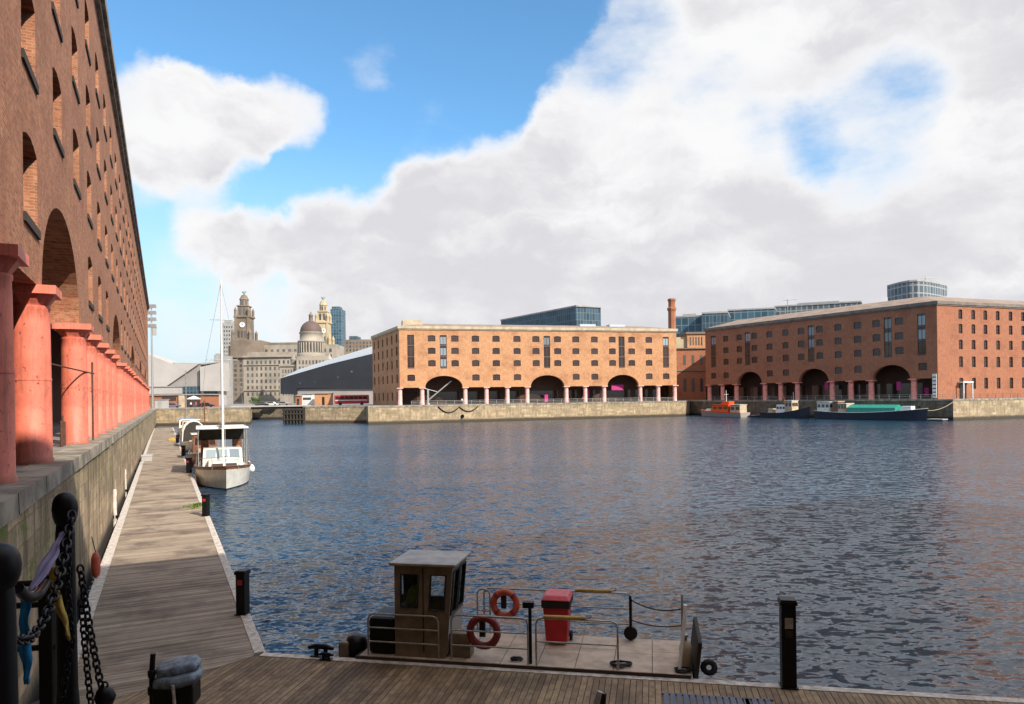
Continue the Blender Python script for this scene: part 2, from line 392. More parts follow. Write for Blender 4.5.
skyc = mixc(nt, 1.0, sky.outputs[0], (.92, 1.38, 1.52), 'MULTIPLY')
hz = ramp(nt, sep.outputs[2], .36, .0)
skyc = mixc(nt, ma('MULTIPLY', hz, .93), skyc, (4.7, 5.25, 5.7))
up_ = ramp(nt, sep.outputs[2], .48, .72)   # cloud above the view brightened as added fill for water and foreground
ccol = mixc(nt, up_, ccol, (9.0, 8.9, 9.1))
nt.links.new(mixc(nt, mask, skyc, ccol), bg.inputs[0]); bg.inputs[1].default_value = .1
sl = bpy.data.lights.new('sun', 'SUN'); sl.energy = 4.5; sl.angle = R(.5); sl.color = (1, .93, .82)
so = bpy.data.objects.new('sun', sl); COL.objects.link(so); so.rotation_euler = (-SUN).to_track_quat('-Z', 'Y').to_euler()

# ------------------------------------------------------------------ plan of the dock
dL = Vector((-.49, 1)).normalized(); nL = Vector((dL.y, -dL.x))          # along / out of the left warehouse
OL = Vector((-3.2, 0))
def left_edge(Y): return Vector((-2.62 - .486 * Y, Y))
S1 = G(264, 653, JZ).xy
FA, FB = Vector((XP(399.9, 195), 195)), Vector((XP(677, 215), 215))       # far warehouse, front corners
RB, RA = Vector((XP(938, 160), 160)), Vector((XP(706, 219), 219))         # right warehouse: near corner, far corner
Q = [left_edge(2.2), left_edge(188), Vector((XP(250, 190), 190)), Vector((XP(252, 240), 240)), Vector((XP(306, 240), 240)), Vector((XP(305, 192), 192)),
     Vector((XP(366, 189), 189)), Vector((XP(368, 176), 176)), Vector((XP(684, 210), 210)), Vector((XP(690, 222), 222)), Vector((XP(702, 214), 214)), Vector((XP(953, 152), 152)),
     Vector((XP(1120, 172), 172)), Vector((190, 60)), Vector((60, -8)), Vector((1.0, 2.0)), Vector((-.9, 2.0)), Vector((-1.95, 3.58)), Vector((-2.4, 3.58))]
# ground sheet with the dock cut out
bm = bmesh.new()
big = [Vector((-3000, -400)), Vector((3000, -400)), Vector((3000, 6000)), Vector((-3000, 6000))]
es = []
for loop in (big, Q):
    vs = [bm.verts.new((p.x, p.y, QZ)) for p in loop]
    es += [bm.edges.new((vs[i], vs[(i + 1) % len(vs)])) for i in range(len(vs))]
bmesh.ops.triangle_fill(bm, use_beauty=True, edges=es, normal=(0, 0, 1))
me = bpy.data.meshes.new('quay'); bm.to_mesh(me); bm.free(); me.materials.append(M['paving'])
for p in me.polygons:
    if p.normal.z < 0: p.flip()
quay = bpy.data.objects.new('quay', me); COL.objects.link(quay); tag(quay, kind='structure')

# water
m, nt2, b = nodes('dock_water'); o = objc(nt2)
b.inputs['Base Color'].default_value = (.006, .03, .06, 1); b.inputs['Roughness'].default_value = .19; b.inputs['IOR'].default_value = 1.6
b.inputs['Specular IOR Level'].default_value = .5
def wn_(scale, det, sc, rz):
    mp = N(nt2, 'ShaderNodeMapping'); nt2.links.new(o, mp.inputs[0]); mp.inputs[2].default_value = (0, 0, rz); mp.inputs[3].default_value = sc
    n = N(nt2, 'ShaderNodeTexNoise'); nt2.links.new(mp.outputs[0], n.inputs[0]); n.inputs['Scale'].default_value = scale
    n.inputs['Detail'].default_value = det; n.inputs['Roughness'].default_value = .55; n.inputs['Distortion'].default_value = .5
    return n.outputs['Color']
def vmm(op, a, b):
    n = N(nt2, 'ShaderNodeVectorMath', operation=op)
    for i_, v in enumerate((a, b)):
        if hasattr(v, 'is_output'): nt2.links.new(v, n.inputs[i_])
        else: n.inputs[i_].default_value = v
    return n.outputs[0]
C5 = (.5, .5, .5)
sl_ = vmm('MULTIPLY', vmm('SUBTRACT', wn_(5.2, 3, (.6, 1.1, 1), R(10)), C5), (1.3, 2.3, 0))
sl_ = vmm('ADD', sl_, vmm('MULTIPLY', vmm('SUBTRACT', wn_(1.9, 2, (.6, 1.25, 1), R(-16)), C5), (.9, 1.45, 0)))
# broad calmer and rougher lanes blown across the dock
lane = N(nt2, 'ShaderNodeMapRange'); lane.inputs[1].default_value = .35; lane.inputs[2].default_value = .65; lane.inputs[3].default_value = .6; lane.inputs[4].default_value = 1.15
nt2.links.new(noise(nt2, o, .05, 3, .5, (.5, 1.6, 1)), lane.inputs[0])
sc2 = N(nt2, 'ShaderNodeVectorMath', operation='SCALE'); nt2.links.new(sl_, sc2.inputs[0]); nt2.links.new(lane.outputs[0], sc2.inputs['Scale'])
nn = vmm('NORMALIZE', vmm('ADD', sc2.outputs[0], (0, 0, 1)), (0, 0, 0))
nt2.links.new(nn, b.inputs['Normal'])
M['water'] = m
mb = MB(); mb.face([(-160, -60, 0), (260, -60, 0), (260, 260, 0), (-160, 260, 0)])
tag(mb.build('water', 'water'), kind='structure')

# ------------------------------------------------------------------ quay walls
def wallrun(label, pts, mats, cope=.35, z1=QZ, side=1):
    mb = MB(); u = 0
    for a, b2 in zip(pts, pts[1:]):
        a = Vector(a[:2]); b2 = Vector(b2[:2]); L = (b2 - a).length; d = (b2 - a) / L; n = Vector((d.y, -d.x)) * side
        T = lambda p, w, z: (p.x + n.x * w, p.y + n.y * w, z)
        mb.face([T(a, 0, -1.5), T(b2, 0, -1.5), T(b2, 0, z1 - cope), T(a, 0, z1 - cope)], 0, [(u, -1.5), (u + L, -1.5), (u + L, z1 - cope), (u, z1 - cope)])
        # coping stones, proud by 6 cm, individually cut
        k = max(1, int(L / 1.6)); 
        for i in range(k):
            p, q = a + d * (L * i / k + .008), a + d * (L * (i + 1) / k - .008); j = random.uniform(-.012, .012)
            lo = [T(p, .06 + j, z1 - cope), T(q, .06 + j, z1 - cope), T(q, -.8, z1 - cope), T(p, -.8, z1 - cope)]
            hi = [T(p, .05 + j, z1 + .02), T(q, .05 + j, z1 + .02), T(q, -.8, z1 + .02), T(p, -.8, z1 + .02)]
            mb.mesh(lo + hi, [(0, 1, 5, 4), (1, 2, 6, 5), (2, 3, 7, 6), (3, 0, 4, 7), (4, 5, 6, 7), (3, 2, 1, 0)], 1)
        u += L
    ob = mb.build('quay_wall', mats, origin=(pts[0][0], pts[0][1], 0)); return tag(ob, label, 'quay wall')
wallrun('mossy stone quay wall below the coral columns on the left', [Q[0], Q[1]], ['quay_near', 'coping'])
wallrun('sunlit sandstone quay wall behind the row of moored yachts at the end of the walkway', [Q[1], Q[2], Q[3]], ['quay_far', 'coping'])
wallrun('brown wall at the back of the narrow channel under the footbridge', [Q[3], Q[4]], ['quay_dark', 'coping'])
wallrun('sandy quay wall between the dark timber fender and the orange brick warehouse', [Q[4], Q[5], Q[6]], ['quay_far', 'coping'])
wallrun('long pale sandstone quay wall under the sunlit orange warehouse', [Q[6], Q[7], Q[8], Q[9]], ['quay_far', 'coping'])
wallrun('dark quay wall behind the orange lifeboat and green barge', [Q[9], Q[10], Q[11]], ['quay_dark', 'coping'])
wallrun('pale quay wall at the far right under the windowed end of the red warehouse', [Q[11], Q[12], Q[13]], ['quay_far', 'coping'])
wallrun('stone quay wall behind the camera along the south side of the dock', Q[13:], ['quay_near', 'coping'])

# ------------------------------------------------------------------ warehouse kit
def facade(L, z0, z1, ops, depth=.35, du=0, sof=None):
    """wall on y=0 (inside is +y); ops: (x0,x1,zb,zt,rise)"""
    mb = MB(); xs = sorted({0, L} | {round(v, 4) for o_ in ops for v in o_[:2]}); zs = sorted({z0, z1} | {round(v, 4) for o_ in ops for v in o_[2:4]})
    def inside(x, z):
        return any(o_[0] < x < o_[1] and o_[2] < z < o_[3] for o_ in ops)
    def q(a, b, c, d): mb.face([a, b, c, d], 0, [(p[0] + p[1] + du, p[2]) for p in (a, b, c, d)])
    for i in range(len(xs) - 1):
        j = 0
        while j < len(zs) - 1:
            xm = (xs[i] + xs[i + 1]) / 2
            if inside(xm, (zs[j] + zs[j + 1]) / 2): j += 1; continue
            k = j
            while k + 1 < len(zs) - 1 and not inside(xm, (zs[k + 1] + zs[k + 2]) / 2): k += 1
            q((xs[i], 0, zs[j]), (xs[i + 1], 0, zs[j]), (xs[i + 1], 0, zs[k + 1]), (xs[i], 0, zs[k + 1])); j = k + 1
    for (x0, x1, zb, zt, rise) in ops:
        dp = depth if (x1 - x0) < 6 else 1.1
        sp = zt - rise
        q((x0, 0, zb), (x0, dp, zb), (x0, dp, sp), (x0, 0, sp)); q((x1, dp, zb), (x1, 0, zb), (x1, 0, sp), (x1, dp, sp))
        if zb > z0 + .01: q((x0, 0, zb), (x1, 0, zb), (x1, dp, zb), (x0, dp, zb))
        n = 1 if rise == 0 else (4 if x1 - x0 < 6 else 20)
        xc, hw = (x0 + x1) / 2, (x1 - x0) / 2
        arc = []
        for i in range(n + 1):
            a = math.pi * (1 - i / n); x = xc + hw * (math.cos(a) if n > 4 else (2 * i / n - 1)); t = (x - xc) / hw
            arc.append((x, sp + rise * math.sqrt(max(0, 1 - t * t)) if n > 4 else sp + rise * (1 - t * t)))
        for (xa, za), (xb, zc) in zip(arc, arc[1:]):
            q((xa, dp, za), (xb, dp, zc), (xb, 0, zc), (xa, 0, za))
            if rise: 
                mb.face([(xa, 0, za), (xb, 0, zc), (xb, 0, zt), (xa, 0, zt)], 0, [(xa + du, za), (xb + du, zc), (xb + du, zt), (xa + du, zt)])
    if sof:
        for (xa, xb) in sof: q((xa, 0, z0), (xa, 1.0, z0), (xb, 1.0, z0), (xb, 0, z0)); q((xa, 1.0, z0), (xa, 1.0, z0 + 4.5), (xb, 1.0, z0 + 4.5), (xb, 1.0, z0))
    return mb
def window_mesh(w, h, nx, nz, fm, y=.26, bar=.05, seg=0):
    mb = MB(); mb.face([(-w / 2, y, 0), (w / 2, y, 0), (w / 2, y, h), (-w / 2, y, h)], 0)
    for i in range(nx + 1):
        x = -w / 2 + w * i / nx; b2 = bar * (1.6 if i in (0, nx) else 1); mb.box(max(-w / 2, x - b2 / 2), min(w / 2, x + b2 / 2), y - .05, y - .003, 0, h, 1)
    for i in range(nz + 1):
        z = h * i / nz; b2 = bar * (1.6 if i in (0, nz) else 1); mb.box(-w / 2 + bar, w / 2 - bar, y - .046, y - .004, max(0, z - b2 / 2), min(h, z + b2 / 2), 1)
    return mb
HID = []
def proto(mb, name, mats):
    o_ = mb.build(name, mats); HID.append(o_); return o_
def place(src, root, origin, rz, x, y, z):
    c, s = math.cos(rz), math.sin(rz)
    return link_copy(src, root, (origin[0] + c * x - s * y, origin[1] + s * x + c * y, origin[2] + z), rz)
def column_mb(hh, r, n=16, band=True):
    shaft = MB(); shaft.lathe([(r * 1.06, 0), (r * 1.06, .12), (r, .16), (r * .99, hh * .45), (r * .96, hh * .8), (r * .94, hh - .62), (r * .99, hh - .58), (r * .99, hh - .5)], n=n)
    if band:
        shaft.lathe([(r * 1.012, 0), (r * 1.012, .06)], (0, 0, hh * .47), n)
    cap = MB(); cap.lathe([(r * .92, hh - .5), (r * 1.0, hh - .44), (r * 1.36, hh - .22)], n=8, smooth=False, rot=math.pi / 8)
    a = r * 1.4; cap.box(-a, a, -a, a, hh - .22, hh)
    return shaft, cap
def roof_mb(pts, z, rise, inset, over, mroof=0):
    """hipped roof ring with a flat top over the outline pts (counter-clockwise)"""
    c = Vector((sum(p[0] for p in pts) / len(pts), sum(p[1] for p in pts) / len(pts)))
    def off(k):
        out = []
        n = len(pts)
        for i in range(n):
            a, b2, c2 = Vector(pts[i - 1]), Vector(pts[i]), Vector(pts[(i + 1) % n]); d1 = (b2 - a).normalized(); d2 = (c2 - b2).normalized()
            n1 = Vector((-d1.y, d1.x)); n2 = Vector((-d2.y, d2.x)); bis = (n1 + n2); bis = bis / max(.2, bis.dot(n1)); out.append(b2 + bis * k)
        return out
    e, t = off(-over), off(inset); mb = MB(); n = len(pts)
    v = [(p.x, p.y, z) for p in e] + [(p.x, p.y, z + rise) for p in t]
    mb.mesh(v, [(i, (i + 1) % n, n + (i + 1) % n, n + i) for i in range(n)] + [tuple(range(n, 2 * n)), tuple(reversed(range(n)))], mroof)
    return mb, off

def cornice_box(root, L, z, mat_, origin=(0, 0, 0), rz=0, h=.5, proud=.3):
    mb = MB(); mb.box(-proud, L + proud, -proud, .3, z, z + h); mb.box(-proud * .55, L + proud * .55, -proud * .55, .3, z - .28, z - .002)
    mb.build('cornice', mat_, root, origin, rz)

# ------------------------------------------------------------------ left warehouse
root = thing('brick_warehouse', 'towering brown brick dock warehouse on coral columns filling the left edge', 'warehouse', (OL.x, OL.y, QZ), rotz_of(dL))
LL, HL, CHL = 176.0, 22.4, 4.62
U0 = -6.0
cols, arches = [9.9, 15.6, 20.9], []
u = 20.9
for k in range(6):
    arches.append((u + .3, u + 9.7)); u += 10.0; cols.append(u)
    for i in range(4):
        u += 4.95
        if u < LL - 1: cols.append(u)
ops = [(a - U0, b2 - U0, CHL, 7.75, 3.1) for a, b2 in arches if b2 < LL]
wins = []
k = 0; u = 14.2
while u < LL - 2:
    for r_, zb in enumerate((6.05, 9.85, 13.65, 17.45)):
        if r_ == 0 and any(a < u < b2 + .8 for a, b2 in arches): continue
        wins.append((u, zb))
    u += 5.38
WW, WH = 2.1, 2.1
ops += [(u - WW / 2 - U0, u + WW / 2 - U0, zb, zb + WH, .22) for u, zb in wins]
sof = []; e = [U0] + [v for a in arches if a[1] < LL for v in a] + [LL]
for i in range(0, len(e) - 1, 2): sof.append((e[i] - U0, e[i + 1] - U0))
facade(LL - U0, CHL, HL, ops, .56, U0, sof).build('wall', 'brick_near', root, (U0, 0, 0))
wp = proto(window_mesh(WW, WH - .02, 4, 4, 1, .5, .05), 'window', ['pane', 'frame_d'])
sp_ = MB(); sp_.box(-WW / 2 - .08, WW / 2 + .08, -.06, .5, -.2, .02); sp_ = proto(sp_, 'sill', ['sill'])
wins.sort(key=lambda w: w[0])
stuffmb = MB()
for i, (u, zb) in enumerate(wins):
    if i < 96:
        w = link_copy(wp, root, (u, 0, zb + .01))
        s = link_copy(sp_, w, (0, 0, -.015))
    else:
        T = Matrix.Translation((u, 0, zb + .01))
        stuffmb.box(-WW / 2, WW / 2, .48, .52, 0, WH - .1, 0, T)
o_ = stuffmb.build('window', 'pane', root); o_['kind'] = 'stuff'
sh, cp = column_mb(CHL, .455, 28)
sp1 = proto(sh, 'column', ['coral']); sp2 = proto(cp, 'capital', ['coral'])
for i, u in enumerate(cols):
    if u < LL:
        c = link_copy(sp1, root, (u, .22, 0)); link_copy(sp2, c, (0, 0, 0))
mb = MB(); mb.box(U0 + .01, LL - .01, 5.6, 5.9, 0, CHL + 4.2); mb.box(U0 + .01, LL - .01, 1.0, 5.6, CHL + 3.6, CHL + 3.9)
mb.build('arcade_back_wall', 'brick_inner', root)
for (xa, xb) in [(e[i], e[i + 1]) for i in range(0, len(e) - 1, 2)]: pass
mb = MB(); mb.box(U0 - .3, LL + .3, -.42, .5, HL, HL + .55); mb.box(U0 - .2, LL + .2, -.22, .5, HL - .35, HL - .003)
mb.build('cornice', 'coping', root)
mb = MB()
mb.mesh([(U0, .5, HL + .5), (LL, .5, HL + .5), (LL, 14, HL + 2.2), (U0, 14, HL + 2.2), (LL, 28, HL + .5), (U0, 28, HL + .5)], [(0, 1, 2, 3), (3, 2, 4, 5)]); mb.build('roof', 'slate', root)
mb = MB(); mb.box(LL - .4, LL, 0.01, 28, 0, HL); mb.box(U0, U0 + .4, 1.2, 28, 0, HL); mb.box(U0 + .4, LL - .4, 27.6, 28, 0, HL); mb.build('side_wall', 'brick_near', root)
# white pipe bracket and thin drain pipe on the third column
mb = MB(); mb.tube([(31.3, -.36, .1), (31.3, -.36, 3.2)], .035, 6); mb.tube([(31.5, -.40, 2.75), (26.4, .9, 3.0), (25.5, 1.0, 3.0)], .03, 6)
mb.build('drain_pipe', 'rust', root)

# south warehouse, standing behind the camera (its shadow falls over the near pontoon)
V0 = -9.1
p0 = OL + dL * V0 + nL * -6; dS = nL
root = thing('brick_warehouse', 'brick dock warehouse standing behind the viewpoint along the south quay', 'warehouse', (p0.x, p0.y, QZ), rotz_of(dS))
mb = MB(); mb.box(0, 60, -18, 0, 0, 23.6); mb.build('wall', 'brick_near', root); mb = MB(); mb.box(-.4, 60.4, -18.4, .4, 23.6, 24.1); mb.build('cornice', 'coping', root)

# ------------------------------------------------------------------ far warehouse
d = (FB - FA); LF = d.length; d = d / LF
root = thing('brick_warehouse', 'sunlit orange brick warehouse with three arches straight across the dock', 'warehouse', (FA.x, FA.y, QZ), rotz_of(d))
def ufar(zx):
    px = 360 + zx / 3.0118; k = (px - CX) / F
    t = (k * FA.y - FA.x) / (d.x - k * d.y); return t
HF, CHF = 21.0, 4.75
fc = [ufar(x) for x in (121, 188, 318, 382, 445, 505, 623, 680, 737, 846, 900, 951)]
fa = [(ufar(197), ufar(310)), (ufar(515), ufar(616)), (ufar(746), ufar(840))]
ops = [(a, b2, CHF, 8.0, 3.2) for a, b2 in fa]
rows = (6.6, 10.6, 14.05, 17.5); FW_, FH_ = 2.1, 1.75
fw, fd = [], []
for x in (350, 412, 475, 652, 708, 872): fw += [(ufar(x), z) for z in rows]
fw += [(ufar(155), rows[0]), (ufar(923), rows[0])]
for x in (218, 288, 532, 597, 762, 820): fw += [(ufar(x), z) for z in rows[1:]]
for x in (155, 253, 565, 790, 923): fd.append((ufar(x), 10.0, 19.3))
ops += [(u - FW_ / 2, u + FW_ / 2, z, z + FH_, .16) for u, z in fw] + [(u - .95, u + .95, a, b2, 0) for u, a, b2 in fd]
sof = []; e = [0] + [v for a in fa for v in a] + [LF]
for i in range(0, len(e) - 1, 2): sof.append((e[i], e[i + 1]))
facade(LF, CHF, HF, ops, .3, 0, sof).build('wall', 'brick_far', root)
fwp = proto(window_mesh(FW_, FH_ - .02, 4, 3, 1, .22, .06), 'window', ['pane_red', 'frame_d'])
for u, z in fw: link_copy(fwp, root, (u, 0, z + .01))
def door_mesh(w, h, mats, bands):
    mb = MB(); mb.face([(-w / 2, .24, 0), (w / 2, .24, 0), (w / 2, .24, h), (-w / 2, .24, h)], 0)
    for i in range(3):
        z = h * i / 3; mb.box(-w / 2, w / 2, .05, .22, z, z + .35, 1)
        mb.box(-w / 2 + .15, w / 2 - .15, .19, .23, z + .6, z + h / 3 - .5, 2 if bands[i] else 0); mb.box(-.06, .06, .14, .18, z + .36, z + h / 3 - .003, 1)
    return mb
dps = [proto(door_mesh(1.86, 9.27, None, q), 'loading_door', ['pane', 'frame_d', 'steelglass']) for q in ((0, 0, 0), (1, 1, 1), (0, 0, 1))]
for i, (u, a, b2) in enumerate(fd): link_copy(dps[(0, 1, 2, 0, 2)[i]], root, (u, 0, a + .01))
sh, cp = column_mb(CHF, .62, 14, False)
c1 = proto(sh, 'column', ['pinkcol']); c2 = proto(cp, 'capital', ['pinkcol'])
for u in fc:
    c = link_copy(c1, root, (min(u, LF - .5), .45, 0)); link_copy(c2, c, (0, 0, 0))
# left flank
FL = Vector((XP(373, 226), 226)); sd = FL - FA; LS = sd.length; ang = rotz_of(sd) - rotz_of(d)
# flank runs FL -> FA (outside to the left)
rzs = rotz_of(FA - FL) - rotz_of(d); loc = Matrix.Rotation(-rotz_of(d), 2) @ (FL - FA)
so_ = []
sx = [LS * (i + .5) / 6 for i in range(6)]
so_ += [(x - .8, x + .8, z, z + 2.4, .16) for x in sx for z in (1.2, 6.2, 10.2, 13.8, 17.3)]
facade(LS, 0, HF, so_, .35, 7).build('wall', 'brick_far', root, (loc.x, loc.y, 0), rzs)
swp = proto(window_mesh(1.6, 2.38, 2, 3, 1, .25, .06), 'window', ['pane', 'frame_d'])
for x in sx:
    for z in (1.2, 6.2, 10.2, 13.8, 17.3): place(swp, root, (loc.x, loc.y, 0), rzs, x, 0, z + .01)
cornice_box(root, LF, HF + .002, 'cream', h=.75, proud=.4); cornice_box(root, LS - .6, HF, 'cream', (loc.x, loc.y, 0), rzs, h=.74, proud=.37)
outl = [(0, 0), (LF, 0), (LF + 2, 30), (loc.x, loc.y)]
rm, off = roof_mb(outl, HF + .7, 1.5, 8, .1); rm.build('roof', 'tanroof', root)
mb = MB(); mb.face([(LF, 0, 0), (LF + 2, 30, 0), (LF + 2, 30, HF), (LF, 0, HF)]); mb.face([(LF + 2, 30, 0), (loc.x, loc.y, 0), (loc.x, loc.y, HF), (LF + 2, 30, HF)]); mb.build('side_wall', 'brick_far', root)
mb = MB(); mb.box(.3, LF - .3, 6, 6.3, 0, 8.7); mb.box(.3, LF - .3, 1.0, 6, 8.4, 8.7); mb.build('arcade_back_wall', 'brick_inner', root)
mb = MB(); mb.box(1.5, 7, 5, 9, HF + .9, HF + 2.9); mb.build('roof_plant_room', 'cream', root)
mb = MB()
for x in (54.5, 64): mb.box(x, x + 5, 6, 9, HF + 1.6, HF + 2.5)
mb.build('skylight', 'wedgeroof', root)
# shopfronts recessed in the arcade
mb = MB()
for a, b2 in zip(fc, fc[1:]): mb.box(a + .8, b2 - .8, 5.88, 5.97, .2, 3.6)
mb.build('shopfront_glazing', 'pane', root)
# things in the arcade of the far warehouse
def far_pt(u, y, z): 
    n_ = Vector((-d.y, d.x)); p = FA + d * u + n_ * y; return Vector((p.x, p.y, QZ + z))
rz = rotz_of(d)
ua = ufar(208)
t = thing('dock_crane', 'pale steel dock crane with a slanting jib inside the leftmost arch across the water', 'crane', far_pt(ua, 2.2, 0), rz)
mb = MB(); mb.box(-.25, .25, -.25, .25, 0, 4.2); mb.lathe([(.6, 0), (.6, .3), (.3, .5)]); mb.build('post', 'galv', t)
mb = MB(); mb.tube([(0, 0, 1.2), (6.6, 0, 6.6)], .22, 6); mb.tube([(-1.2, 0, 4.6), (2.5, 0, 3.6)], .12, 6); mb.build('jib', 'galv', t)
for px, py, w, h_, lab in ((792, 382.6, 0, 0, ''),): pass
for zx, z0, w, hh, lab in ((790, 3.5, 3.8, 1.5, 'wide magenta banner hanging in the rightmost arch of the orange warehouse'), (572, .3, 1.0, 2.0, 'small magenta panel standing in the middle arch of the orange warehouse'), (697, 1.6, 1.3, 2.2, 'magenta banner between the columns right of the middle arch')):
    mb = MB(); mb.box(-w / 2, w / 2, -.04, .04, 0, hh); mb.box(-w / 2, w / 2, -.06, .06, hh, hh + .1)
    p = far_pt(ufar(zx), 3.6, z0); tag(mb.build('banner', 'pink', None, p, rz), lab, 'banner')
def railing(label, a, b2, z, mat_='frame_w', hh=1.05, step=2.4, group=None):
    a, b2 = Vector(a[:2]), Vector(b2[:2]); L = (b2 - a).length; n = max(1, round(L / step)); t = thing('railing', label, 'railing', (a.x, a.y, z), rotz_of(b2 - a), group)
    mb = MB()
    for k in range(3): mb.tube([(0, 0, hh - .4 * k), (L, 0, hh - .4 * k)], .03, 5)
    mb.build('rail', mat_, t); pm = MB(); pm.tube([(0, 0, 0), (0, 0, hh)], .04, 5); pp = pm.build('post', mat_, t)
    for i in range(1, min(n, 98) + 1): link_copy(pp, t, (L * i / min(n, 98), 0, 0))
    return t
a = far_pt(3, -.9, 0); b2 = far_pt(LF - 1, -.9, 0)
railing('thin pale railing along the quay in front of the orange warehouse', a, b2, QZ + .02)
def sag(a, b2, s, n=14): 
    a, b2 = Vector(a), Vector(b2); return [a.lerp(b2, i / n) + Vector((0, 0, -4 * s * (i / n) * (1 - i / n))) for i in range(n + 1)]
dq = (Q[8] - Q[7]).normalized(); nq = Vector((dq.y, -dq.x))
def fq(px, w=.15):
    k = (px - CX) / F; tt = (k * Q[7].y - Q[7].x) / (dq.x - k * dq.y); return Q[7] + dq * tt + nq * w
p = [fq(x) for x in (438, 459, 478)]
mb = MB(); mb.tube(sag((p[0].x, p[0].y, 4.1), (p[1].x, p[1].y, 4.0), 1.5) + sag((p[1].x, p[1].y, 4.0), (p[2].x, p[2].y, 4.1), 1.3)[1:], .13, 6)
tag(mb.build('chain', 'chain', origin=(p[0].x, p[0].y, 4.1)), 'heavy dark chain looped in two swags on the pale quay wall', 'chain')
p = fq(462, .2); mb = MB(); mb.lathe([(.42, 0), (.5, .1), (.42, .2)], n=14, T=Matrix.Translation((p.x, p.y, 1.5)) @ Matrix.Rotation(R(90), 4, 'X')); tag(mb.build('mooring_ring', 'chain', origin=(p.x, p.y, 1.5)), 'round black mooring ring on the quay wall below the hanging chain', 'mooring ring')

# ------------------------------------------------------------------ right warehouse
d = (RB - RA); LR = d.length; d = d / LR
root = thing('brick_warehouse', 'red brick warehouse with three arches behind the moored lifeboat and barge', 'warehouse', (RA.x, RA.y, QZ), rotz_of(d))
def uright(zx):
    px = 660 + zx / 2.8132; k = (px - CX) / F
    return (k * RA.y - RA.x) / (d.x - k * d.y)
HR, CHR = 21.4, 4.75
rc = [uright(x) for x in (137, 174, 213, 293, 337, 384, 482, 535, 592, 712)]
ra = [(uright(219), uright(287)), (uright(391), uright(475)), (uright(599), uright(704))]
ra2 = [(uright(215), uright(290)), (uright(388), uright(478)), (uright(597), uright(708))]
ops = [(a, b2, CHR, 8.2, 3.4) for a, b2 in ra]
wl, wdr = [], []
for x in (187, 310, 355, 503, 558): wl += [(uright(x), z) for z in rows]
wl += [(uright(152), rows[0]), (uright(740), rows[0])]
for x in (225, 267, 399, 451, 611, 675): wl += [(uright(x), z) for z in rows[1:]]
for x in (152, 248, 427, 643, 738): wdr.append((uright(x), 10.0, 19.6))
RW = 2.0
ops += [(u - RW / 2, u + RW / 2, z, z + FH_, .16) for u, z in wl] + [(u - .95, u + .95, a, b2, 0) for u, a, b2 in wdr]
ops.append((uright(722), uright(770), CHR - .0, CHR + .02, 0)) if False else None
sof = []; e = [0] + [v for a in ra for v in a] + [uright(772)]
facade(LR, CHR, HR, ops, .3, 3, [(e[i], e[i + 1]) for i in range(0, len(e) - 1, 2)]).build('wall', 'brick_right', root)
rwp = proto(window_mesh(RW, FH_ - .02, 4, 3, 1, .22, .06), 'window', ['pane_red', 'frame_d'])
for u, z in wl: link_copy(rwp, root, (u, 0, z + .01))
rdp = [proto(door_mesh(1.86, 9.57, None, q), 'loading_door', ['pane', 'frame_d', 'steelglass']) for q in ((0, 1, 1), (0, 0, 1), (1, 1, 1))]
for i, (u, a, b2) in enumerate(wdr): link_copy(rdp[(1, 1, 0, 0, 0)[i]], root, (u, 0, a + .01))
sh, cp = column_mb(CHR, .66, 14, False); c1 = proto(sh, 'column', ['redcol']); c2 = proto(cp, 'capital', ['redcol'])
for u in rc:
    c = link_copy(c1, root, (u, .45, 0)); link_copy(c2, c, (0, 0, 0))
mb = MB(); u9 = uright(772)
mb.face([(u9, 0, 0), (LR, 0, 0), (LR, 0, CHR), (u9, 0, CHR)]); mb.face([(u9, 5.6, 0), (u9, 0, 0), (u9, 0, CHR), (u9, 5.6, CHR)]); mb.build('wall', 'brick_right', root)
# end face towards the viewer's right
RC = Vector((XP(1110, 181), 181)); ev = RC - RB; LE = ev.length; rze = rotz_of(ev) - rotz_of(d); loc = (LR, 0, 0)
def uend(zx):
    px = 660 + zx / 2.8132; ee = ev / LE; k = (px - CX) / F
    return (k * RB.y - RB.x) / (ee.x - k * ee.y)
ex = [uend(x) for x in (848, 884, 918, 953, 989, 1024)]
st = ex[-1] - ex[-2]
while ex[-1] + st < LE - 2: ex.append(ex[-1] + st)
ez = (2.6, 7.2, 11.3, 14.9, 18.2); eops = []
for x in ex:
    for i, z in enumerate(ez):
        if i == 0: z = random.choice((.6, 2.2, 2.2)); hh = 4.8 - z
        else: hh = 2.5 if i == 1 else 2.2
        eops.append((x - .62, x + .62, z, z + hh, .16))
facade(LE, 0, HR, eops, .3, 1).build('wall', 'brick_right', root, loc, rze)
for (xa, xb, z, zt, _) in eops:
    key = round(zt - z, 2)
    if key not in KIDS: KIDS[key] = proto(window_mesh(1.24, key - .02, 2, 3, 1, .22, .06), 'window', ['pane', 'frame_d'])
    place(KIDS[key], root, loc, rze, (xa + xb) / 2, 0, z + .01)
cornice_box(root, LR, HR + .002, 'slate', h=.7, proud=.38); cornice_box(root, LE, HR, 'slate', loc, rze, h=.69, proud=.35)
rmx = Matrix.Rotation(-rotz_of(d), 2)
q3 = rmx @ (RC - RA); q4 = rmx @ (Vector((XP(740, 262), 262)) - RA)
rm, off = roof_mb([(0, 0), (LR, 0), (q3.x, q3.y), (q3.x - 40, q3.y + 24), (q4.x, q4.y)], HR + .65, 2.6, 9, .2); rm.build('roof', 'tanroof', root)
for a_, b_ in (((q3.x, q3.y), (q3.x - 40, q3.y + 24)), ((q4.x, q4.y), (0, 0))):
    mb = MB(); mb.face([(a_[0], a_[1], 0), (b_[0], b_[1], 0), (b_[0], b_[1], HR), (a_[0], a_[1], HR)]); mb.build('side_wall', 'brick_right', root)
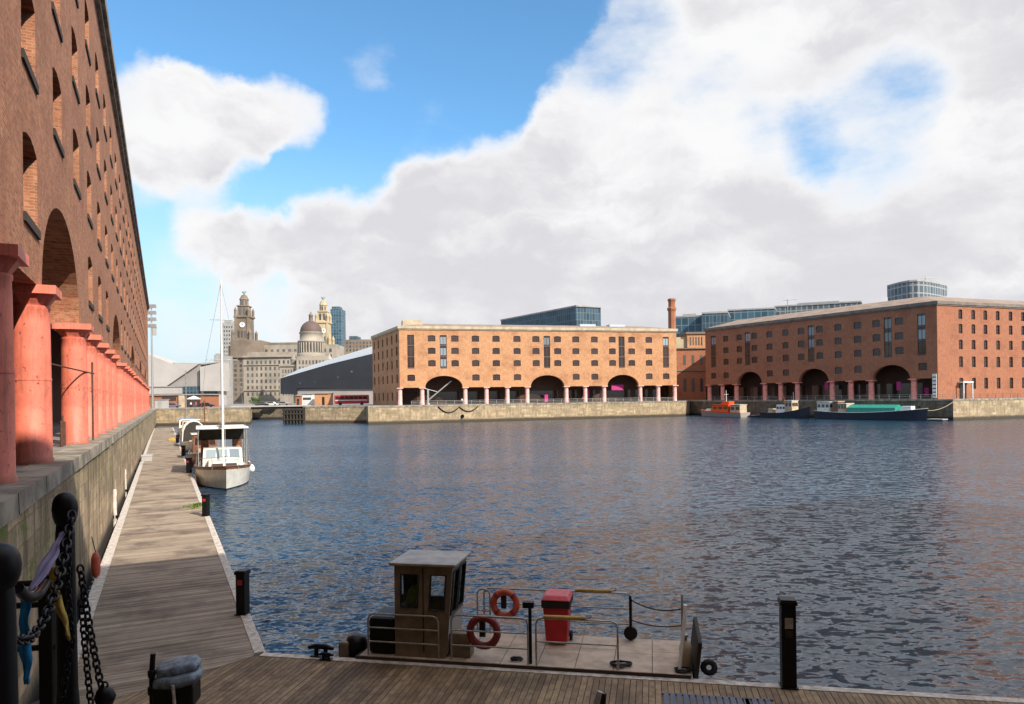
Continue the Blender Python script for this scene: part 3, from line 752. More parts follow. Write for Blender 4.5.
mb = MB(); mb.box(.3, LR - .5, 5.6, 5.9, 0, 8.9); mb.box(.3, LR - .5, 1, 5.6, 8.6, 8.9); mb.build('arcade_back_wall', 'brick_inner', root)
mb = MB()
for a, b2 in zip(rc, rc[1:]): mb.box(a + .8, b2 - .8, 5.5, 5.57, .2, 3.8)
mb.build('shopfront_glazing', 'pane', root)
rzr = rotz_of(d); nr_in = Vector((-d.y, d.x))
def right_pt(zx, y, z): 
    p = RA + d * uright(zx) + nr_in * y; return Vector((p.x, p.y, QZ + z))
mb = MB(); mb.box(-.45, .45, -.06, .06, 0, 5.4, 0)
for k in range(6): mb.box(-.38, .38, -.075, -.062, .3 + k * .85, .55 + k * .85, 1)
tag(mb.build('sign_panel', ['white', 'frame_d'], None, right_pt(774, -.2, .3), rzr), 'tall narrow white sign panel at the corner of the red warehouse', 'sign')
for zx, zz, lab in ((655, 2.2, 'pink banner hanging inside the rightmost arch of the red warehouse'), (733, .6, 'magenta display board under the last bay of the red warehouse'), (452, 2.6, 'pink banner inside the middle arch of the red warehouse')):
    mb = MB(); mb.box(-.5, .5, -.04, .04, 0, 1.9); mb.box(-.55, .55, -.06, .06, 1.9, 2.0); tag(mb.build('banner', 'pink', None, right_pt(zx, 2.5, zz), rzr), lab, 'banner')
a = Q[10] + (Q[11] - Q[10]).normalized() * 2 + nr_in * .7; b2 = Q[11] + nr_in * .7
railing('dark railing along the quay between the moored boats and the red warehouse', a, b2, QZ + .02, 'galv')
a = Q[11] + Vector((1.5, 1.2)); b2 = Q[12] + Vector((-1, .9))
railing('dark iron railing on the quay below the end windows of the red warehouse', a, b2, QZ + .02, 'frame_d')
p = RB + ev.normalized() * uend(852); nE = Vector((ev.y, -ev.x)).normalized()
t = thing('entrance_porch', 'small white framed entrance porch on the end wall of the red warehouse', 'porch', (p.x + nE.x * .02, p.y + nE.y * .02, QZ), rotz_of(ev))
mb = MB(); mb.box(-1.6, 1.6, -1.4, -.02, 3.6, 3.9); mb.box(-1.5, -1.3, -1.35, -1.15, 0, 3.6); mb.box(1.3, 1.5, -1.35, -1.15, 0, 3.6); mb.build('canopy', 'white', t)
mb = MB(); mb.box(-1., 1., -.12, -.03, 0, 3.2); mb.build('door', 'pane', t)


def taper(mb, x0, x1, y0, y1, z0, X0, X1, Y0, Y1, z1, m=0):
    v = [(x0, y0, z0), (x1, y0, z0), (x1, y1, z0), (x0, y1, z0), (X0, Y0, z1), (X1, Y0, z1), (X1, Y1, z1), (X0, Y1, z1)]
    return mb.mesh(v, [(3, 2, 1, 0), (4, 5, 6, 7), (0, 1, 5, 4), (1, 2, 6, 5), (2, 3, 7, 6), (3, 0, 4, 7)], m)

# ------------------------------------------------------------------ pontoons
def plank_mesh(rects, th=.05):
    """rects: quads of 4 plan points (each plank), tops at z=0"""
    mb = MB()
    for q in rects:
        lo = [(p[0], p[1], -th) for p in q]; hi = [(p[0], p[1], random.uniform(-.004, .003)) for p in q]; k = hi[0][2]; hi = [(p[0], p[1], k) for p in hi]
        mb.mesh(lo + hi, [(4, 5, 6, 7), (0, 1, 5, 4), (1, 2, 6, 5), (2, 3, 7, 6), (3, 0, 4, 7)], 0)
        L = math.hypot(q[1][0] - q[0][0], q[1][1] - q[0][1]); rr = random.uniform(0, 50)
        mb.uv[-5] = [(rr, 0), (rr, L), (rr + .3, L), (rr + .3, 0)]
    return mb
t = thing('pontoon', 'long weathered plank pontoon running away beside the left quay wall', 'pontoon', (S1.x, S1.y, JZ), rotz_of(nL))
# local x = out of the quay wall (nL), local y = along the wall (dL)
WJ, LJ, PW = 3.9, 158.0, .15
rects = []; v = -1.62
while v < LJ:
    a, b2 = v, v + PW - .012
    def xr(y): return -.2 if y >= -.2 * .413 else min(-.2, y / .413)
    x0 = -WJ + .3
    if xr(b2) > x0 + .02: rects.append([(x0, a), (max(x0, xr(a)), a), (xr(b2), b2), (x0, b2)])
    v += PW
plank_mesh(rects).build('deck', 'deck1', t)
mb = MB(); mb.box(-.195, 0, .08, LJ, -.3, .012); mb.box(-.02, .06, .08, LJ, -.34, -.05); mb.build('edge_strip', 'edge', t)
mb = MB(); mb.box(-WJ, -WJ + .295, -1.6, LJ, -.3, .012); mb.build('edge_strip', 'edge', t)
mb = MB(); mb.box(-WJ + .06, -.05, .1, LJ - .1, -.75, -.06); mb.build('float', 'float', t)
# near pontoon
E0, E1 = G(264, 653, JZ), G(1020, 699, JZ)
ed = (E1 - E0).xy.normalized(); en = Vector((-ed.y, ed.x))                  # along the edge, away from the viewer
TF = lambda p: ((Vector(p[:2]) - S1).dot(ed), (Vector(p[:2]) - S1).dot(en))
t = thing('pontoon', 'near plank pontoon crossing the bottom of the picture in front of the workboat', 'pontoon', (S1.x, S1.y, JZ), rotz_of(ed))
S2 = TF(G(111, 699, JZ)); S3 = (S2[0] * 1.6, S2[1] * 1.6)
rects = []; x = S3[0]; back = -5.2
while x < 22:
    a, b2 = x, x + .105; top = lambda q: (-.22 if q > -.18 * S3[0] / -S3[1] * -1 else 0)
    def yt(q): return min(-.2, q * S2[1] / S2[0]) if q < 0 else -.2
    if yt(b2) > back + .1: rects.append([(a, back), (a, yt(a)), (b2, yt(b2)), (b2, back)])
    x += .117
rects = [[q[0], q[3], q[2], q[1]] for q in rects]
mbp = plank_mesh(rects)
mbp.build('deck', 'deck2', t)
mb = MB(); mb.box(0.0, 22, -.195, 0, -.3, .012); mb.box(0.02, 22, -.01, .07, -.34, -.05); mb.build('edge_strip', 'edge', t)
mb = MB(); mb.box(-3, 22, back + .05, -.06, -.75, -.06); mb.build('float', 'float', t)

# service posts on the pontoons
def pedestal(px, py, h, w, label, red=True, pale=False):
    p = G(px, py, JZ + .002); t = thing('service_post', label, 'service post', p, rotz_of(ed), 'service posts along the pontoons')
    mb = MB(); mb.box(-w / 2, w / 2, -w / 2, w / 2, .03, h - .1); mb.box(-w * .62, w * .62, -w * .62, w * .62, 0, .03); mb.build('body', 'black', t, bevel=.012)
    mb = MB(); mb.box(-w * .6, w * .6, -w * .6, w * .6, h - .1, h - .03); mb.box(-w * .55, w * .55, -w * .55, w * .55, h - .03, h); mb.build('cap', 'black', t, bevel=.008)
    mb = MB(); mb.box(-w * .28, w * .28, -w / 2 - .012, -w / 2 - .001, h * .68, h * .8); mb.build('panel', 'redpaint' if red else 'galv', t)
    if pale: mb = MB(); mb.box(-w * .25, w * .25, -w / 2 - .012, -w / 2 - .001, h * .58, h * .66); mb.build('panel', 'timber', t)
    return t
pedestal(788.5, 686.5, 1.66, .26, 'tall black service post on the near pontoon edge at the right', False, True)
pedestal(243, 614, 1.14, .25, 'black service post with a small red panel beside the pontoon corner')
pedestal(206, 516, 1.06, .26, 'black service post with a red panel by the weed patch near the white motor yacht')
pedestal(189, 473, 1.2, .3, 'black service post on the walkway beside the bow of the white motor yacht')
pedestal(183.5, 456, 1.1, .3, 'black service post on the walkway beside the brown wooden boat')
pedestal(177.5, 443, 1.1, .3, 'most distant black service post on the walkway')

# weed, box, fenders along the walkway
mb = MB()
for i in range(420):
    a = random.uniform(0, 6.28); r_ = abs(random.gauss(0, .42)); c = Vector((r_ * math.cos(a) * 1.0, r_ * math.sin(a) * 1.6, 0)); hgt = random.uniform(.04, .2) * max(.3, 1 - r_)
    dv = Vector((random.uniform(-.1, .1), random.uniform(-.1, .1), hgt)); wv = Vector((random.uniform(-.04, .04), random.uniform(-.04, .04), 0))
    mb.face([c - wv, c + wv, c + dv + wv * .6, c + dv - wv * .6])
p = G(199, 506, JZ + .004); o_ = mb.build('weed_patch', 'moss', None, p); tag(o_, 'green weed patch growing on the walkway planks near the white motor yacht', 'weeds', kind='stuff')
p = G(147, 461, JZ); t = thing('storage_box', 'low grey storage box on the walkway against the quay wall', 'box', p, rotz_of(nL))
mb = MB(); mb.box(-.45, .45, -.7, .7, .0, .5); mb.build('body', 'concrete', t, bevel=.03); mb = MB(); mb.box(-.48, .48, -.73, .73, .5, .58); mb.build('lid', 'museum', t, bevel=.02)
for i, (px, py, hh) in enumerate(((107, 524, 1.5), (119, 496, 1.5), (128.5, 475, 1.45), (132.5, 465, 1.4))):
    p = G(px, py, JZ - .3) + Vector((nL.x, nL.y, 0)) * .34; lab = ['nearest pale fender pipe standing between the quay wall and the walkway', 'second nearest pale fender pipe between the quay wall and the walkway', 'third nearest pale fender pipe between the quay wall and the walkway', 'farthest pale fender pipe between the quay wall and the walkway'][i]
    t = thing('fender_pipe', lab, 'pipe', p, rotz_of(nL), 'fender pipes along the quay wall')
    mb = MB(); mb.lathe([(.085, -.6), (.085, hh + .1), (.05, hh + .16)], n=12); mb.build('pipe', 'edge', t)
    mb = MB(); mb.box(-.3, .2, -.08, .08, .25, .4); mb.build('bracket', 'black', t)
p = G(96, 578, JZ); t = thing('fender', 'orange fender hanging beside the quay wall at the start of the walkway', 'fender', (p.x, p.y, JZ))
mb = MB(); mb.lathe([(.03, .02), (.1, .08), (.13, .2), (.13, .62), (.09, .76), (.03, .82)], n=14); mb.build('body', 'orange', t); mb = MB(); mb.tube([(0, 0, .8), (-.15, .05, 1.3)], .015, 5); mb.build('rope', 'chain', t)
p = G(172, 441, JZ); t = thing('crate', 'yellow plastic crate on the walkway near the hooped canopy boat', 'crate', p, rotz_of(nL))
mb = MB(); taper(mb, -.42, .42, -.3, .3, .02, -.48, .48, -.36, .36, .5); mb.build('body', 'yellowwood', t, bevel=.03); mb = MB(); mb.tube([(-.49, -.37, .5), (.49, -.37, .5), (.49, .37, .5), (-.49, .37, .5)], .035, 6, closed=True); mb.build('rim', 'yellowwood', t)
# guide piles between wall and walkway, near
p = P(50, 700, 11.6)
t = thing('guide_post', 'dark steel guide post with cross brackets between the quay wall and the near pontoon', 'post', (p.x, p.y, JZ))
mb = MB(); mb.box(-.11, .11, -.11, .11, -1.0, 2.75); mb.build('post', 'black', t, bevel=.02)
mb = MB()
for z in (1.55, 2.25, 2.6): mb.tube([(-.9, -.15, z), (.12, 0, z)], .05, 8)
mb.build('bracket', 'black', t)
# small black fittings on the pontoon edges
def cleat(px, py, label, sc=1.):
    p = G(px, py, JZ + .012); t = thing('mooring_cleat', label, 'cleat', p, rotz_of(ed))
    mb = MB(); mb.tube([(-.24 * sc, 0, .14 * sc), (-.1 * sc, 0, .17 * sc), (.1 * sc, 0, .17 * sc), (.24 * sc, 0, .14 * sc)], [.03 * sc, .05 * sc, .05 * sc, .03 * sc], 8)
    for x in (-.09, .09): mb.tube([(x * sc, 0, 0), (x * sc, 0, .16 * sc)], .04 * sc, 8)
    mb.build('horn', 'black', t); mb = MB(); mb.box(-.18 * sc, .18 * sc, -.08 * sc, .08 * sc, 0, .025); mb.build('base_plate', 'black', t); return t
cleat(321, 656, 'black mooring cleat on the pale edge left of the workboat', 1.2)
cleat(326, 659.5, 'smaller black mooring cleat right beside another at the pontoon edge', .7)
t = thing('tyre_fender', 'black rubber tyre fender hanging at the bow of the workboat', 'fender', G(709, 674, JZ + .02), rotz_of(ed))
mb = MB(); mb.tube([(.11 * math.cos(a * .5236), .015 * math.sin(a), .02 + .11 + .11 * math.sin(a * .5236)) for a in range(12)], .06, 8, closed=True); mb.build('tyre', 'rubber', t)
# grating panel let into the near pontoon
p = G(706, 702, JZ + .006); t = thing('grating', 'blue grey slatted grating panel lying on the near pontoon', 'grating', p, rotz_of(ed))
mb = MB()
for k in range(13): mb.box(-.74 + k * .117, -.74 + k * .117 + .09, -.5, .2, 0, .03)
mb.build('slats', 'bluegrey', t)
mb = MB(); mb.box(-.78, .8, -.5, -.44, 0, .022); mb.box(-.78, .8, .205, .24, 0, .025); mb.build('frame', 'bluegrey', t)
p = G(757, 703, JZ + .006); t = thing('grating', 'small second blue grey grating panel to the right of the larger one', 'grating', p, rotz_of(ed))
mb = MB()
for k in range(4): mb.box(-.2 + k * .117, -.2 + k * .117 + .085, -.5, .12, 0, .03)
mb.build('slats', 'bluegrey', t)
mb = MB(); mb.box(-.22, .3, .125, .15, 0, .025); mb.build('frame', 'bluegrey', t)
# pale tipped post end at the bottom edge
p = G(594, 712, JZ); t = thing('mooring_post', 'short pale topped metal post at the bottom edge of the picture', 'post', p, 0)
mb = MB(); mb.tube([(0, 0, 0), (.12, .03, .34)], [.07, .055], 10); mb.build('post', 'galv', t); mb = MB(); mb.tube([(.14, .02, .02), (.17, .03, .32)], .06, 8); mb.build('foot', 'black', t)

# trolley with folded covers at bottom left
p = G(176, 714, JZ); t = thing('dock_trolley', 'black dock trolley with an upright handle bar at the bottom left', 'trolley', p, R(8))
mb = MB(); mb.box(-.32, .36, -.26, .26, .16, .58); mb.build('body', 'black', t, bevel=.05)
mb = MB(); mb.tube([(-.36, -.1, 0), (-.36, -.1, .8), (-.34, -.08, 1.12)], .045, 10); mb.lathe([(.07, .0), (.075, .1), (.06, .14)], (-.36, -.1, .42), 10); mb.lathe([(.065, 0), (.07, .1), (.055, .12)], (-.36, -.1, .72), 10); mb.build('handle', 'black', t)
for x in (-.25, .28):
    mb = MB(); mb.tube([(x, -.3 + .01, .1), (x, -.22, .1)], .1, 14); mb.build('wheel', 'rubber', t)
mb = MB(); mb.tube([(.1, -.33, .05), (.06, -.33, .64)], .028, 8); mb.build('strap', 'edge', t)
def cushion(name, label, c, sx, sy, sz, rz, tilt, seed):
    bm = bmesh.new(); bmesh.ops.create_cube(bm, size=1); bmesh.ops.subdivide_edges(bm, edges=bm.edges, cuts=7, use_grid_fill=True)
    rnd = random.Random(seed); ph = [rnd.uniform(0, 6) for _ in range(4)]
    for v_ in bm.verts:
        q = v_.co.copy(); l = max(abs(q.x), abs(q.y), abs(q.z)); s_ = (q.normalized() * .5 * 1.25); v_.co = q * .45 + s_ * .55
        f = .05 * math.sin(9 * q.x + ph[0]) * math.sin(7 * q.y + ph[1]); v_.co.z += f; v_.co = Vector((v_.co.x * sx, v_.co.y * sy, v_.co.z * sz))
    me = bpy.data.meshes.new(name); bm.to_mesh(me); bm.free(); me.materials.append(M['tarp'])
    for q in me.polygons: q.use_smooth = True
    o_ = bpy.data.objects.new(name, me); COL.objects.link(o_); o_.location = c; o_.rotation_euler = (tilt, R(-6), rz); return tag(o_, label, 'cover')
cushion('folded_cover', 'upper of two folded grey blue covers on the black trolley', (p.x + .05, p.y + .02, JZ + .83), .66, .42, .2, R(14), R(8), 3)
cushion('folded_cover', 'lower of two folded grey blue covers on the black trolley', (p.x + .06, p.y - .03, JZ + .66), .72, .52, .2, R(4), R(4), 5)

# ------------------------------------------------------------------ workboat
WD = .64
bo = G(357, 657, WD); bl = Vector((bo.x, bo.y)) + en * .1
t = thing('workboat', 'flat decked brown workboat with a small square cabin moored at the near pontoon', 'workboat', (bl.x, bl.y, 0), rotz_of(ed))
def bx(px, py, z=WD):
    p = G(px, py, z).xy - bl; return p.dot(ed), p.dot(en)
x_end = bx(692, 672)[0]; y_far = bx(578, 635.5)[1]
mb = MB(); mb.extr([(-.1, 0, WD - .02), (-.05, 0, -.2), (x_end - .5, 0, -.2), (x_end, 0, WD - .02)], (0, y_far, 0)); mb.build('hull', 'timber', t, bevel=.03)
mb = MB(); nx_ = 9; gap = .006
for i in range(nx_):
    xa, xb = x_end * i / nx_ + gap, x_end * (i + 1) / nx_ - gap; ym = y_far * (.52 if i % 2 else .6)
    mb.box(xa, xb, gap, ym - gap, WD - .018, WD); mb.box(xa, xb, ym + gap, y_far - gap, WD - .018, WD)
mb.build('deck', 'deckplate', t, bevel=.004)
# cabin
cx0, cy0 = bx(393.5, 657.5); cx1 = bx(444, 661)[0]; cw = cx1 - cx0; cdp = 1.15; ch = 1.92; y0c = .1
cab = MB()
def wallq(mbq, a, b2, ta, tb, ops, m=0, th=.04):
    """wall between plan points a->b2 (z WD..), tops shifted to ta, tb; ops in (s0,s1,z0,z1) fractions"""
    ss = sorted({0., 1.} | {v_ for o_ in ops for v_ in o_[:2]}); zz = sorted({0., 1.} | {v_ for o_ in ops for v_ in o_[2:]})
    def pt(s_, z_, k=0):
        A = Vector((a[0], a[1], WD)).lerp(Vector((b2[0], b2[1], WD)), s_); B = Vector((ta[0], ta[1], WD + ch)).lerp(Vector((tb[0], tb[1], WD + ch)), s_); q = A.lerp(B, z_)
        dd = (Vector((b2[0], b2[1], 0)) - Vector((a[0], a[1], 0))).normalized(); return q + Vector((-dd.y, dd.x, 0)) * k
    for i in range(len(ss) - 1):
        for j in range(len(zz) - 1):
            sm, zm = (ss[i] + ss[i + 1]) / 2, (zz[j] + zz[j + 1]) / 2
            if any(o_[0] < sm < o_[1] and o_[2] < zm < o_[3] for o_ in ops): continue
            for k, fl in ((0, False), (th, True)):
                q = [pt(ss[i], zz[j], k), pt(ss[i + 1], zz[j], k), pt(ss[i + 1], zz[j + 1], k), pt(ss[i], zz[j + 1], k)]
                mbq.face(q[::-1] if fl else q, m)
    for (s0, s1, z0, z1) in ops:
        c = [(s0, z0), (s1, z0), (s1, z1), (s0, z1)]
        for k in range(4):
            p_, q_ = c[k], c[(k + 1) % 4]; mbq.face([pt(p_[0], p_[1]), pt(p_[0], p_[1], th), pt(q_[0], q_[1], th), pt(q_[0], q_[1])], m)
    return pt
mw, nt3, b3 = nodes('boat_window'); g_ = N(nt3, 'ShaderNodeBsdfGlossy'); g_.inputs[0].default_value = (.7, .75, .8, 1); g_.inputs[1].default_value = .03
tr = N(nt3, 'ShaderNodeBsdfTransparent'); tr.inputs[0].default_value = (.75, .8, .82, 1); fr = N(nt3, 'ShaderNodeFresnel'); fr.inputs[0].default_value = 1.5
ms_ = N(nt3, 'ShaderNodeMixShader'); nt3.links.new(fr.outputs[0], ms_.inputs[0]); nt3.links.new(tr.outputs[0], ms_.inputs[1]); nt3.links.new(g_.outputs[0], ms_.inputs[2])
nt3.links.new(ms_.outputs[0], [n for n in nt3.nodes if n.type == 'OUTPUT_MATERIAL'][0].inputs[0]); M['clearglass'] = mw
A_, B_, C_, D_ = (cx0, y0c), (cx1, y0c), (cx1, y0c + cdp), (cx0, y0c + cdp); lean = .17
TB, TC = (cx1 + lean, y0c), (cx1 + lean, y0c + cdp)
OPN = [(.12, .42, .54, .9), (.64, .9, .52, .9)]; OPE = [(.08, .46, .46, .93), (.53, .94, .46, .93)]; OPB = [(.2, .8, .5, .9)]
pn = wallq(cab, A_, B_, A_, TB, OPN); pe = wallq(cab, B_, C_, TB, TC, OPE); pb = wallq(cab, C_, D_, TC, D_, OPB); pw = wallq(cab, D_, A_, D_, A_, OPB)
cab.build('cabin', 'cabin', t)
for pt, ops_ in ((pn, OPN), (pe, OPE), (pb, OPB), (pw, OPB)):
    for (s0, s1, z0, z1) in ops_:
        mb = MB(); mb.face([pt(s0, z0, .02), pt(s1, z0, .02), pt(s1, z1, .02), pt(s0, z1, .02)]); wo = mb.build('window', 'clearglass', t)
        fm = MB(); c = [pt(s0, z0, -.006), pt(s1, z0, -.006), pt(s1, z1, -.006), pt(s0, z1, -.006)]; fm.tube(c, .022, 6, closed=True); fm.build('frame', 'rubber', wo)
mb = MB(); o2 = .09
mb.box(A_[0] - o2, TB[0] + o2, A_[1] - o2, D_[1] + o2, WD + ch + .003, WD + ch + .06); mb.build('roof', 'cabinroof', t, bevel=.015)
mb = MB(); mb.box(B_[0] + .05, B_[0] + .5, y0c + .1, y0c + .45, WD, WD + .5); mb.build('deck_locker', 'cabin', t, bevel=.02)
mb = MB(); mb.tube([((A_[0] + B_[0]) / 2 + .08, y0c - .012, WD + .1), ((A_[0] + B_[0]) / 2 + .08, y0c - .012, WD + ch - .05)], .014, 5); mb.build('door_edge', 'timber', t)
# lower front panel of the cabin; sunlit brightness put into its pale colour
mb = MB(); mb.face([pe(.02, .04, -.008), pe(.98, .04, -.008), pe(.98, .42, -.008), pe(.02, .42, -.008)]); mb.build('front_panel', 'museum', t)
# engine box and outboard at the stern
mb = MB(); mb.box(cx0 - .62, cx0 - .03, .12, 1.0, WD, WD + .78); mb.build('engine_box', 'black', t, bevel=.09)
mb = MB(); mb.lathe([(.05, -.5), (.09, -.3), (.1, .0), (.22, .05), (.25, .2), (.2, .36), (.08, .4)], (cx0 - 1.02, .45, WD - .12), 14); mb.build('outboard_motor', 'black', t)
mb = MB(); mb.box(cx0 - 1.35, cx0 - 1.1, .2, .6, WD - .25, WD + .18); mb.build('stern_fender', 'cabin', t, bevel=.05)
def hoop(xa, xb, y, h_, bars=2, r=.02, post=True, mat_='galv'):
    mb = MB(); rr = .12
    mb.tube([(xa, y, WD), (xa, y, WD + h_ - rr), (xa + rr * .3, y, WD + h_ - rr * .3), (xa + rr, y, WD + h_), (xb - rr, y, WD + h_), (xb - rr * .3, y, WD + h_ - rr * .3), (xb, y, WD + h_ - rr), (xb, y, WD)], r, 8)
    for k in range(bars): mb.tube([(xa, y, WD + h_ * (k + 1) / (bars + 1)), (xb, y, WD + h_ * (k + 1) / (bars + 1))], r * .85, 6)
    return mb.build('guard_rail', mat_, t)
yn = .06
hoop(bx(366, 657)[0], bx(438, 660)[0], yn, .88); hoop(bx(450, 662)[0], bx(527, 667)[0], yn, .93); hoop(bx(535, 668)[0], bx(618, 671)[0], yn, .95, 1)
hoop(bx(483, 634)[0], bx(632, 638)[0], y_far - .08, 1.02, 2)
hoop(cx1 + .25, cx1 + .55, y_far - .1, 1.0, 1)
mb = MB(); x_ = bx(527.5, 667)[0] + .03; mb.tube([(x_, yn + .05, WD), (x_, yn + .05, WD + 1.18)], .035, 8); mb.box(x_ - .14, x_ + .08, yn - .02, yn + .12, WD + 1.14, WD + 1.26); mb.build('fender_post', 'black', t)
x_ = bx(631, 637)[0]; mb = MB(); mb.tube([(x_, y_far - .12, WD), (x_, y_far - .12, WD + .98)], .03, 8); mb.build('stanchion', 'black', t)
mb = MB(); mb.tube([(x_, y_far - .2, WD + .17), (x_, y_far - .12, WD + .17)], .15, 16); mb.build('winch_drum', 'black', t)
xg = bx(682, 640)[0]
mb = MB()
for y, y2 in ((.12, .42), (.85, .55)): mb.tube([(xg - .14 + y * .1, y, WD), (xg + .02, y2, WD + 1.2)], .034, 8)
for k in (.25, .5, .75): mb.tube([(xg - .12 + .14 * k, .12 + .3 * k, WD + 1.2 * k), (xg - .06 + .08 * k, .85 - .3 * k, WD + 1.2 * k)], .022, 6)
mb.build('gate_ladder', 'white', t)
mb = MB(); mb.tube(sag((x_, y_far - .12, WD + .9), (xg, y_far - .25, WD + .78), .12), .015, 5); mb.tube(sag((x_, y_far - .12, WD + .45), (xg, y_far - .25, WD + .42), .08), .013, 5); mb.build('guard_chain', 'chain', t)
mb = MB(); mb.tube([(xg, y_far - .25, WD), (xg, y_far - .25, WD + 1.1)], .025, 8); mb.build('stanchion', 'galv', t)
mb = MB(); mb.extr([(x_end + .02, .05, WD - .2), (x_end + .12, .05, WD + .62), (x_end + .2, .05, WD + .62), (x_end + .1, .05, WD - .2)], (0, y_far - .3, 0)); mb.build('bow_ramp', 'timber', t, bevel=.02)
tt = t
def onboat(x, y, z=0.): p_ = bl + ed * x + en * y; return (p_.x, p_.y, WD + z)
rzb = rotz_of(ed)
# wheelie bin
xb_, yb_ = bx(558, 642)
t = thing('wheelie_bin', 'red wheelie bin with a closed lid standing on the workboat deck', 'bin', onboat(xb_, yb_), rzb)
mb = taper(MB(), -.23, .23, -.26, .24, .06, -.29, .29, -.34, .34, .98); mb.build('body', 'binred', t, bevel=.03)
mb = MB(); mb.box(-.31, .31, -.36, .36, .84, 1.0); mb.build('rim', 'rubber', t, bevel=.015)
mb = taper(MB(), -.33, .33, -.38, .37, 1.003, -.25, .25, -.28, .3, 1.1); mb.build('lid', 'binlid', t, bevel=.03)
mb = MB(); mb.tube([(-.28, .4, .96), (.28, .4, .96)], .025, 8); mb.build('handle', 'rubber', t)
for x in (-.27, .27):
    mb = MB(); mb.tube([(x - .03, .22, .1), (x + .03, .22, .1)], .1, 16); mb.build('wheel', 'rubber', t)
mb = MB(); mb.box(-.2, .2, -.345, -.31, .6, .85) if False else None
def lifering(label, px, py, y, r, m_, ztop):
    x_, z_ = bx(px, py + 30)[0], ztop
    t = thing('life_ring', label, 'life ring', onboat(x_, y, z_), rzb)
    mb = MB(); mb.tube([(r * math.cos(a * math.pi / 18), 0, r * math.sin(a * math.pi / 18)) for a in range(36)], .078, 12, closed=True); mb.build('ring', m_, t)
    for k in range(4):
        a = math.pi / 4 + k * math.pi / 2; mb = MB(); c = Vector((r * math.cos(a), 0, r * math.sin(a))); u_ = Vector((math.cos(a), 0, math.sin(a))); w_ = Vector((0, 1, 0)); tn = Vector((-math.sin(a), 0, math.cos(a)))
        mb.tube([c - tn * .035, c + tn * .035], .082, 12); mb.build('band', m_ if m_ == 'darkred' else 'darkred', t)
    mb = MB(); mb.box(-.1, .02, .03, .1, -.12, .25); mb.build('holder', 'rubber', t)
lifering('bright orange life ring hanging on the far guard rail of the workboat', 505, 605, y_far - .18, .27, 'orange', .7)
lifering('dark red life ring hanging on the near guard rail of the workboat', 481, 634, yn + .13, .29, 'darkred', .57)
for lab, px, y, z, Lh in (('yellow wooden boat hook lying on the near guard rail of the workboat', 548, yn, .985, .85), ('yellow wooden boat hook lying on the far guard rail of the workboat', 570, y_far - .08, 1.055, .8)):
    xa = bx(px, 655)[0]; p_ = onboat(xa, y, z); t = thing('boat_hook', lab, 'boat hook', p_, rzb)
    mb = MB(); mb.tube([(0, 0, 0), (Lh, 0, 0)], [.035, .045], 8); mb.build('pole', 'yellowwood', t); mb = MB(); mb.tube([(Lh, 0, 0), (Lh + .12, 0, .03), (Lh + .1, 0, .08)], .015, 6); mb.build('hook', 'galv', t)
t = thing('gas_bottle', 'beige gas bottle standing by the bow ramp of the workboat', 'gas bottle', onboat(x_end - .1, .5), rzb)
mb = MB(); mb.lathe([(.12, 0), (.13, .03), (.13, .36), (.09, .46), (.04, .5)], n=16); mb.build('body', 'cream', t); mb = MB(); mb.lathe([(.03, .5), (.03, .58), (.05, .58), (.05, .62)], n=10); mb.build('valve', 'galv', t)
def coil(label, p_, r):
    mb = MB(); pts = []
    for i in range(64): a = i * .39; q = r * (.6 + .4 * math.sin(i * .7) * .3 + .3 * random.random()); pts.append((q * math.cos(a), q * math.sin(a) * .7, .025 + i * .0006))
    mb.tube(pts, .014, 5); o_ = mb.build('rope_coil', 'chain', None, p_); tag(o_, label, 'rope')
coil('dark rope coil on the workboat deck below the right end of the near rail', onboat(bx(621, 665)[0], .28, .0), .26)
coil('dark rope coil at the foot of the workboat bow ladder', onboat(xg - .05, .16, .0), .2)
coil('small dark rope coil on deck between the two near guard rails', onboat(bx(515, 664)[0], .22, .0), .14)
# lime jacket inside the cabin
mb = MB(); mb.lathe([(.02, 0), (.2, .03), (.22, .3), (.17, .5), (.07, .58), (.02, .6)], n=14); o_ = mb.build('jacket', 'hi_vis', None, onboat((cx0 + cx1) / 2 - .2, y0c + .4, .82)); o_.scale = (1, .55, 1); tag(o_, 'lime high visibility jacket hanging inside the workboat cabin', 'jacket')

# ------------------------------------------------------------------ chain posts in the left foreground
def chain_mb(path, link=.056, r=.0065, wd=.036):
    pts = [Vector(p) for p in path]; seg = [(b2 - a).length for a, b2 in zip(pts, pts[1:])]; tot = sum(seg); n = max(2, int(tot / (link * .72)))
    mb = MB()
    for i in range(n):
        s_ = tot * (i + .5) / n; k = 0
        while k < len(seg) - 1 and s_ > seg[k]: s_ -= seg[k]; k += 1
        c = pts[k].lerp(pts[k + 1], s_ / seg[k]); tg = (pts[k + 1] - pts[k]).normalized(); sd_ = tg.cross(Vector((.3, .9, .2))).normalized(); up_ = tg.cross(sd_)
        w_ = sd_ if i % 2 else up_; loop = []
        for j in range(10):
            a = 2 * math.pi * j / 10; loop.append(c + tg * (math.cos(a) * link / 2) + w_ * (math.sin(a) * wd / 2))
        mb.tube(loop, r, 6, closed=True)
    return mb
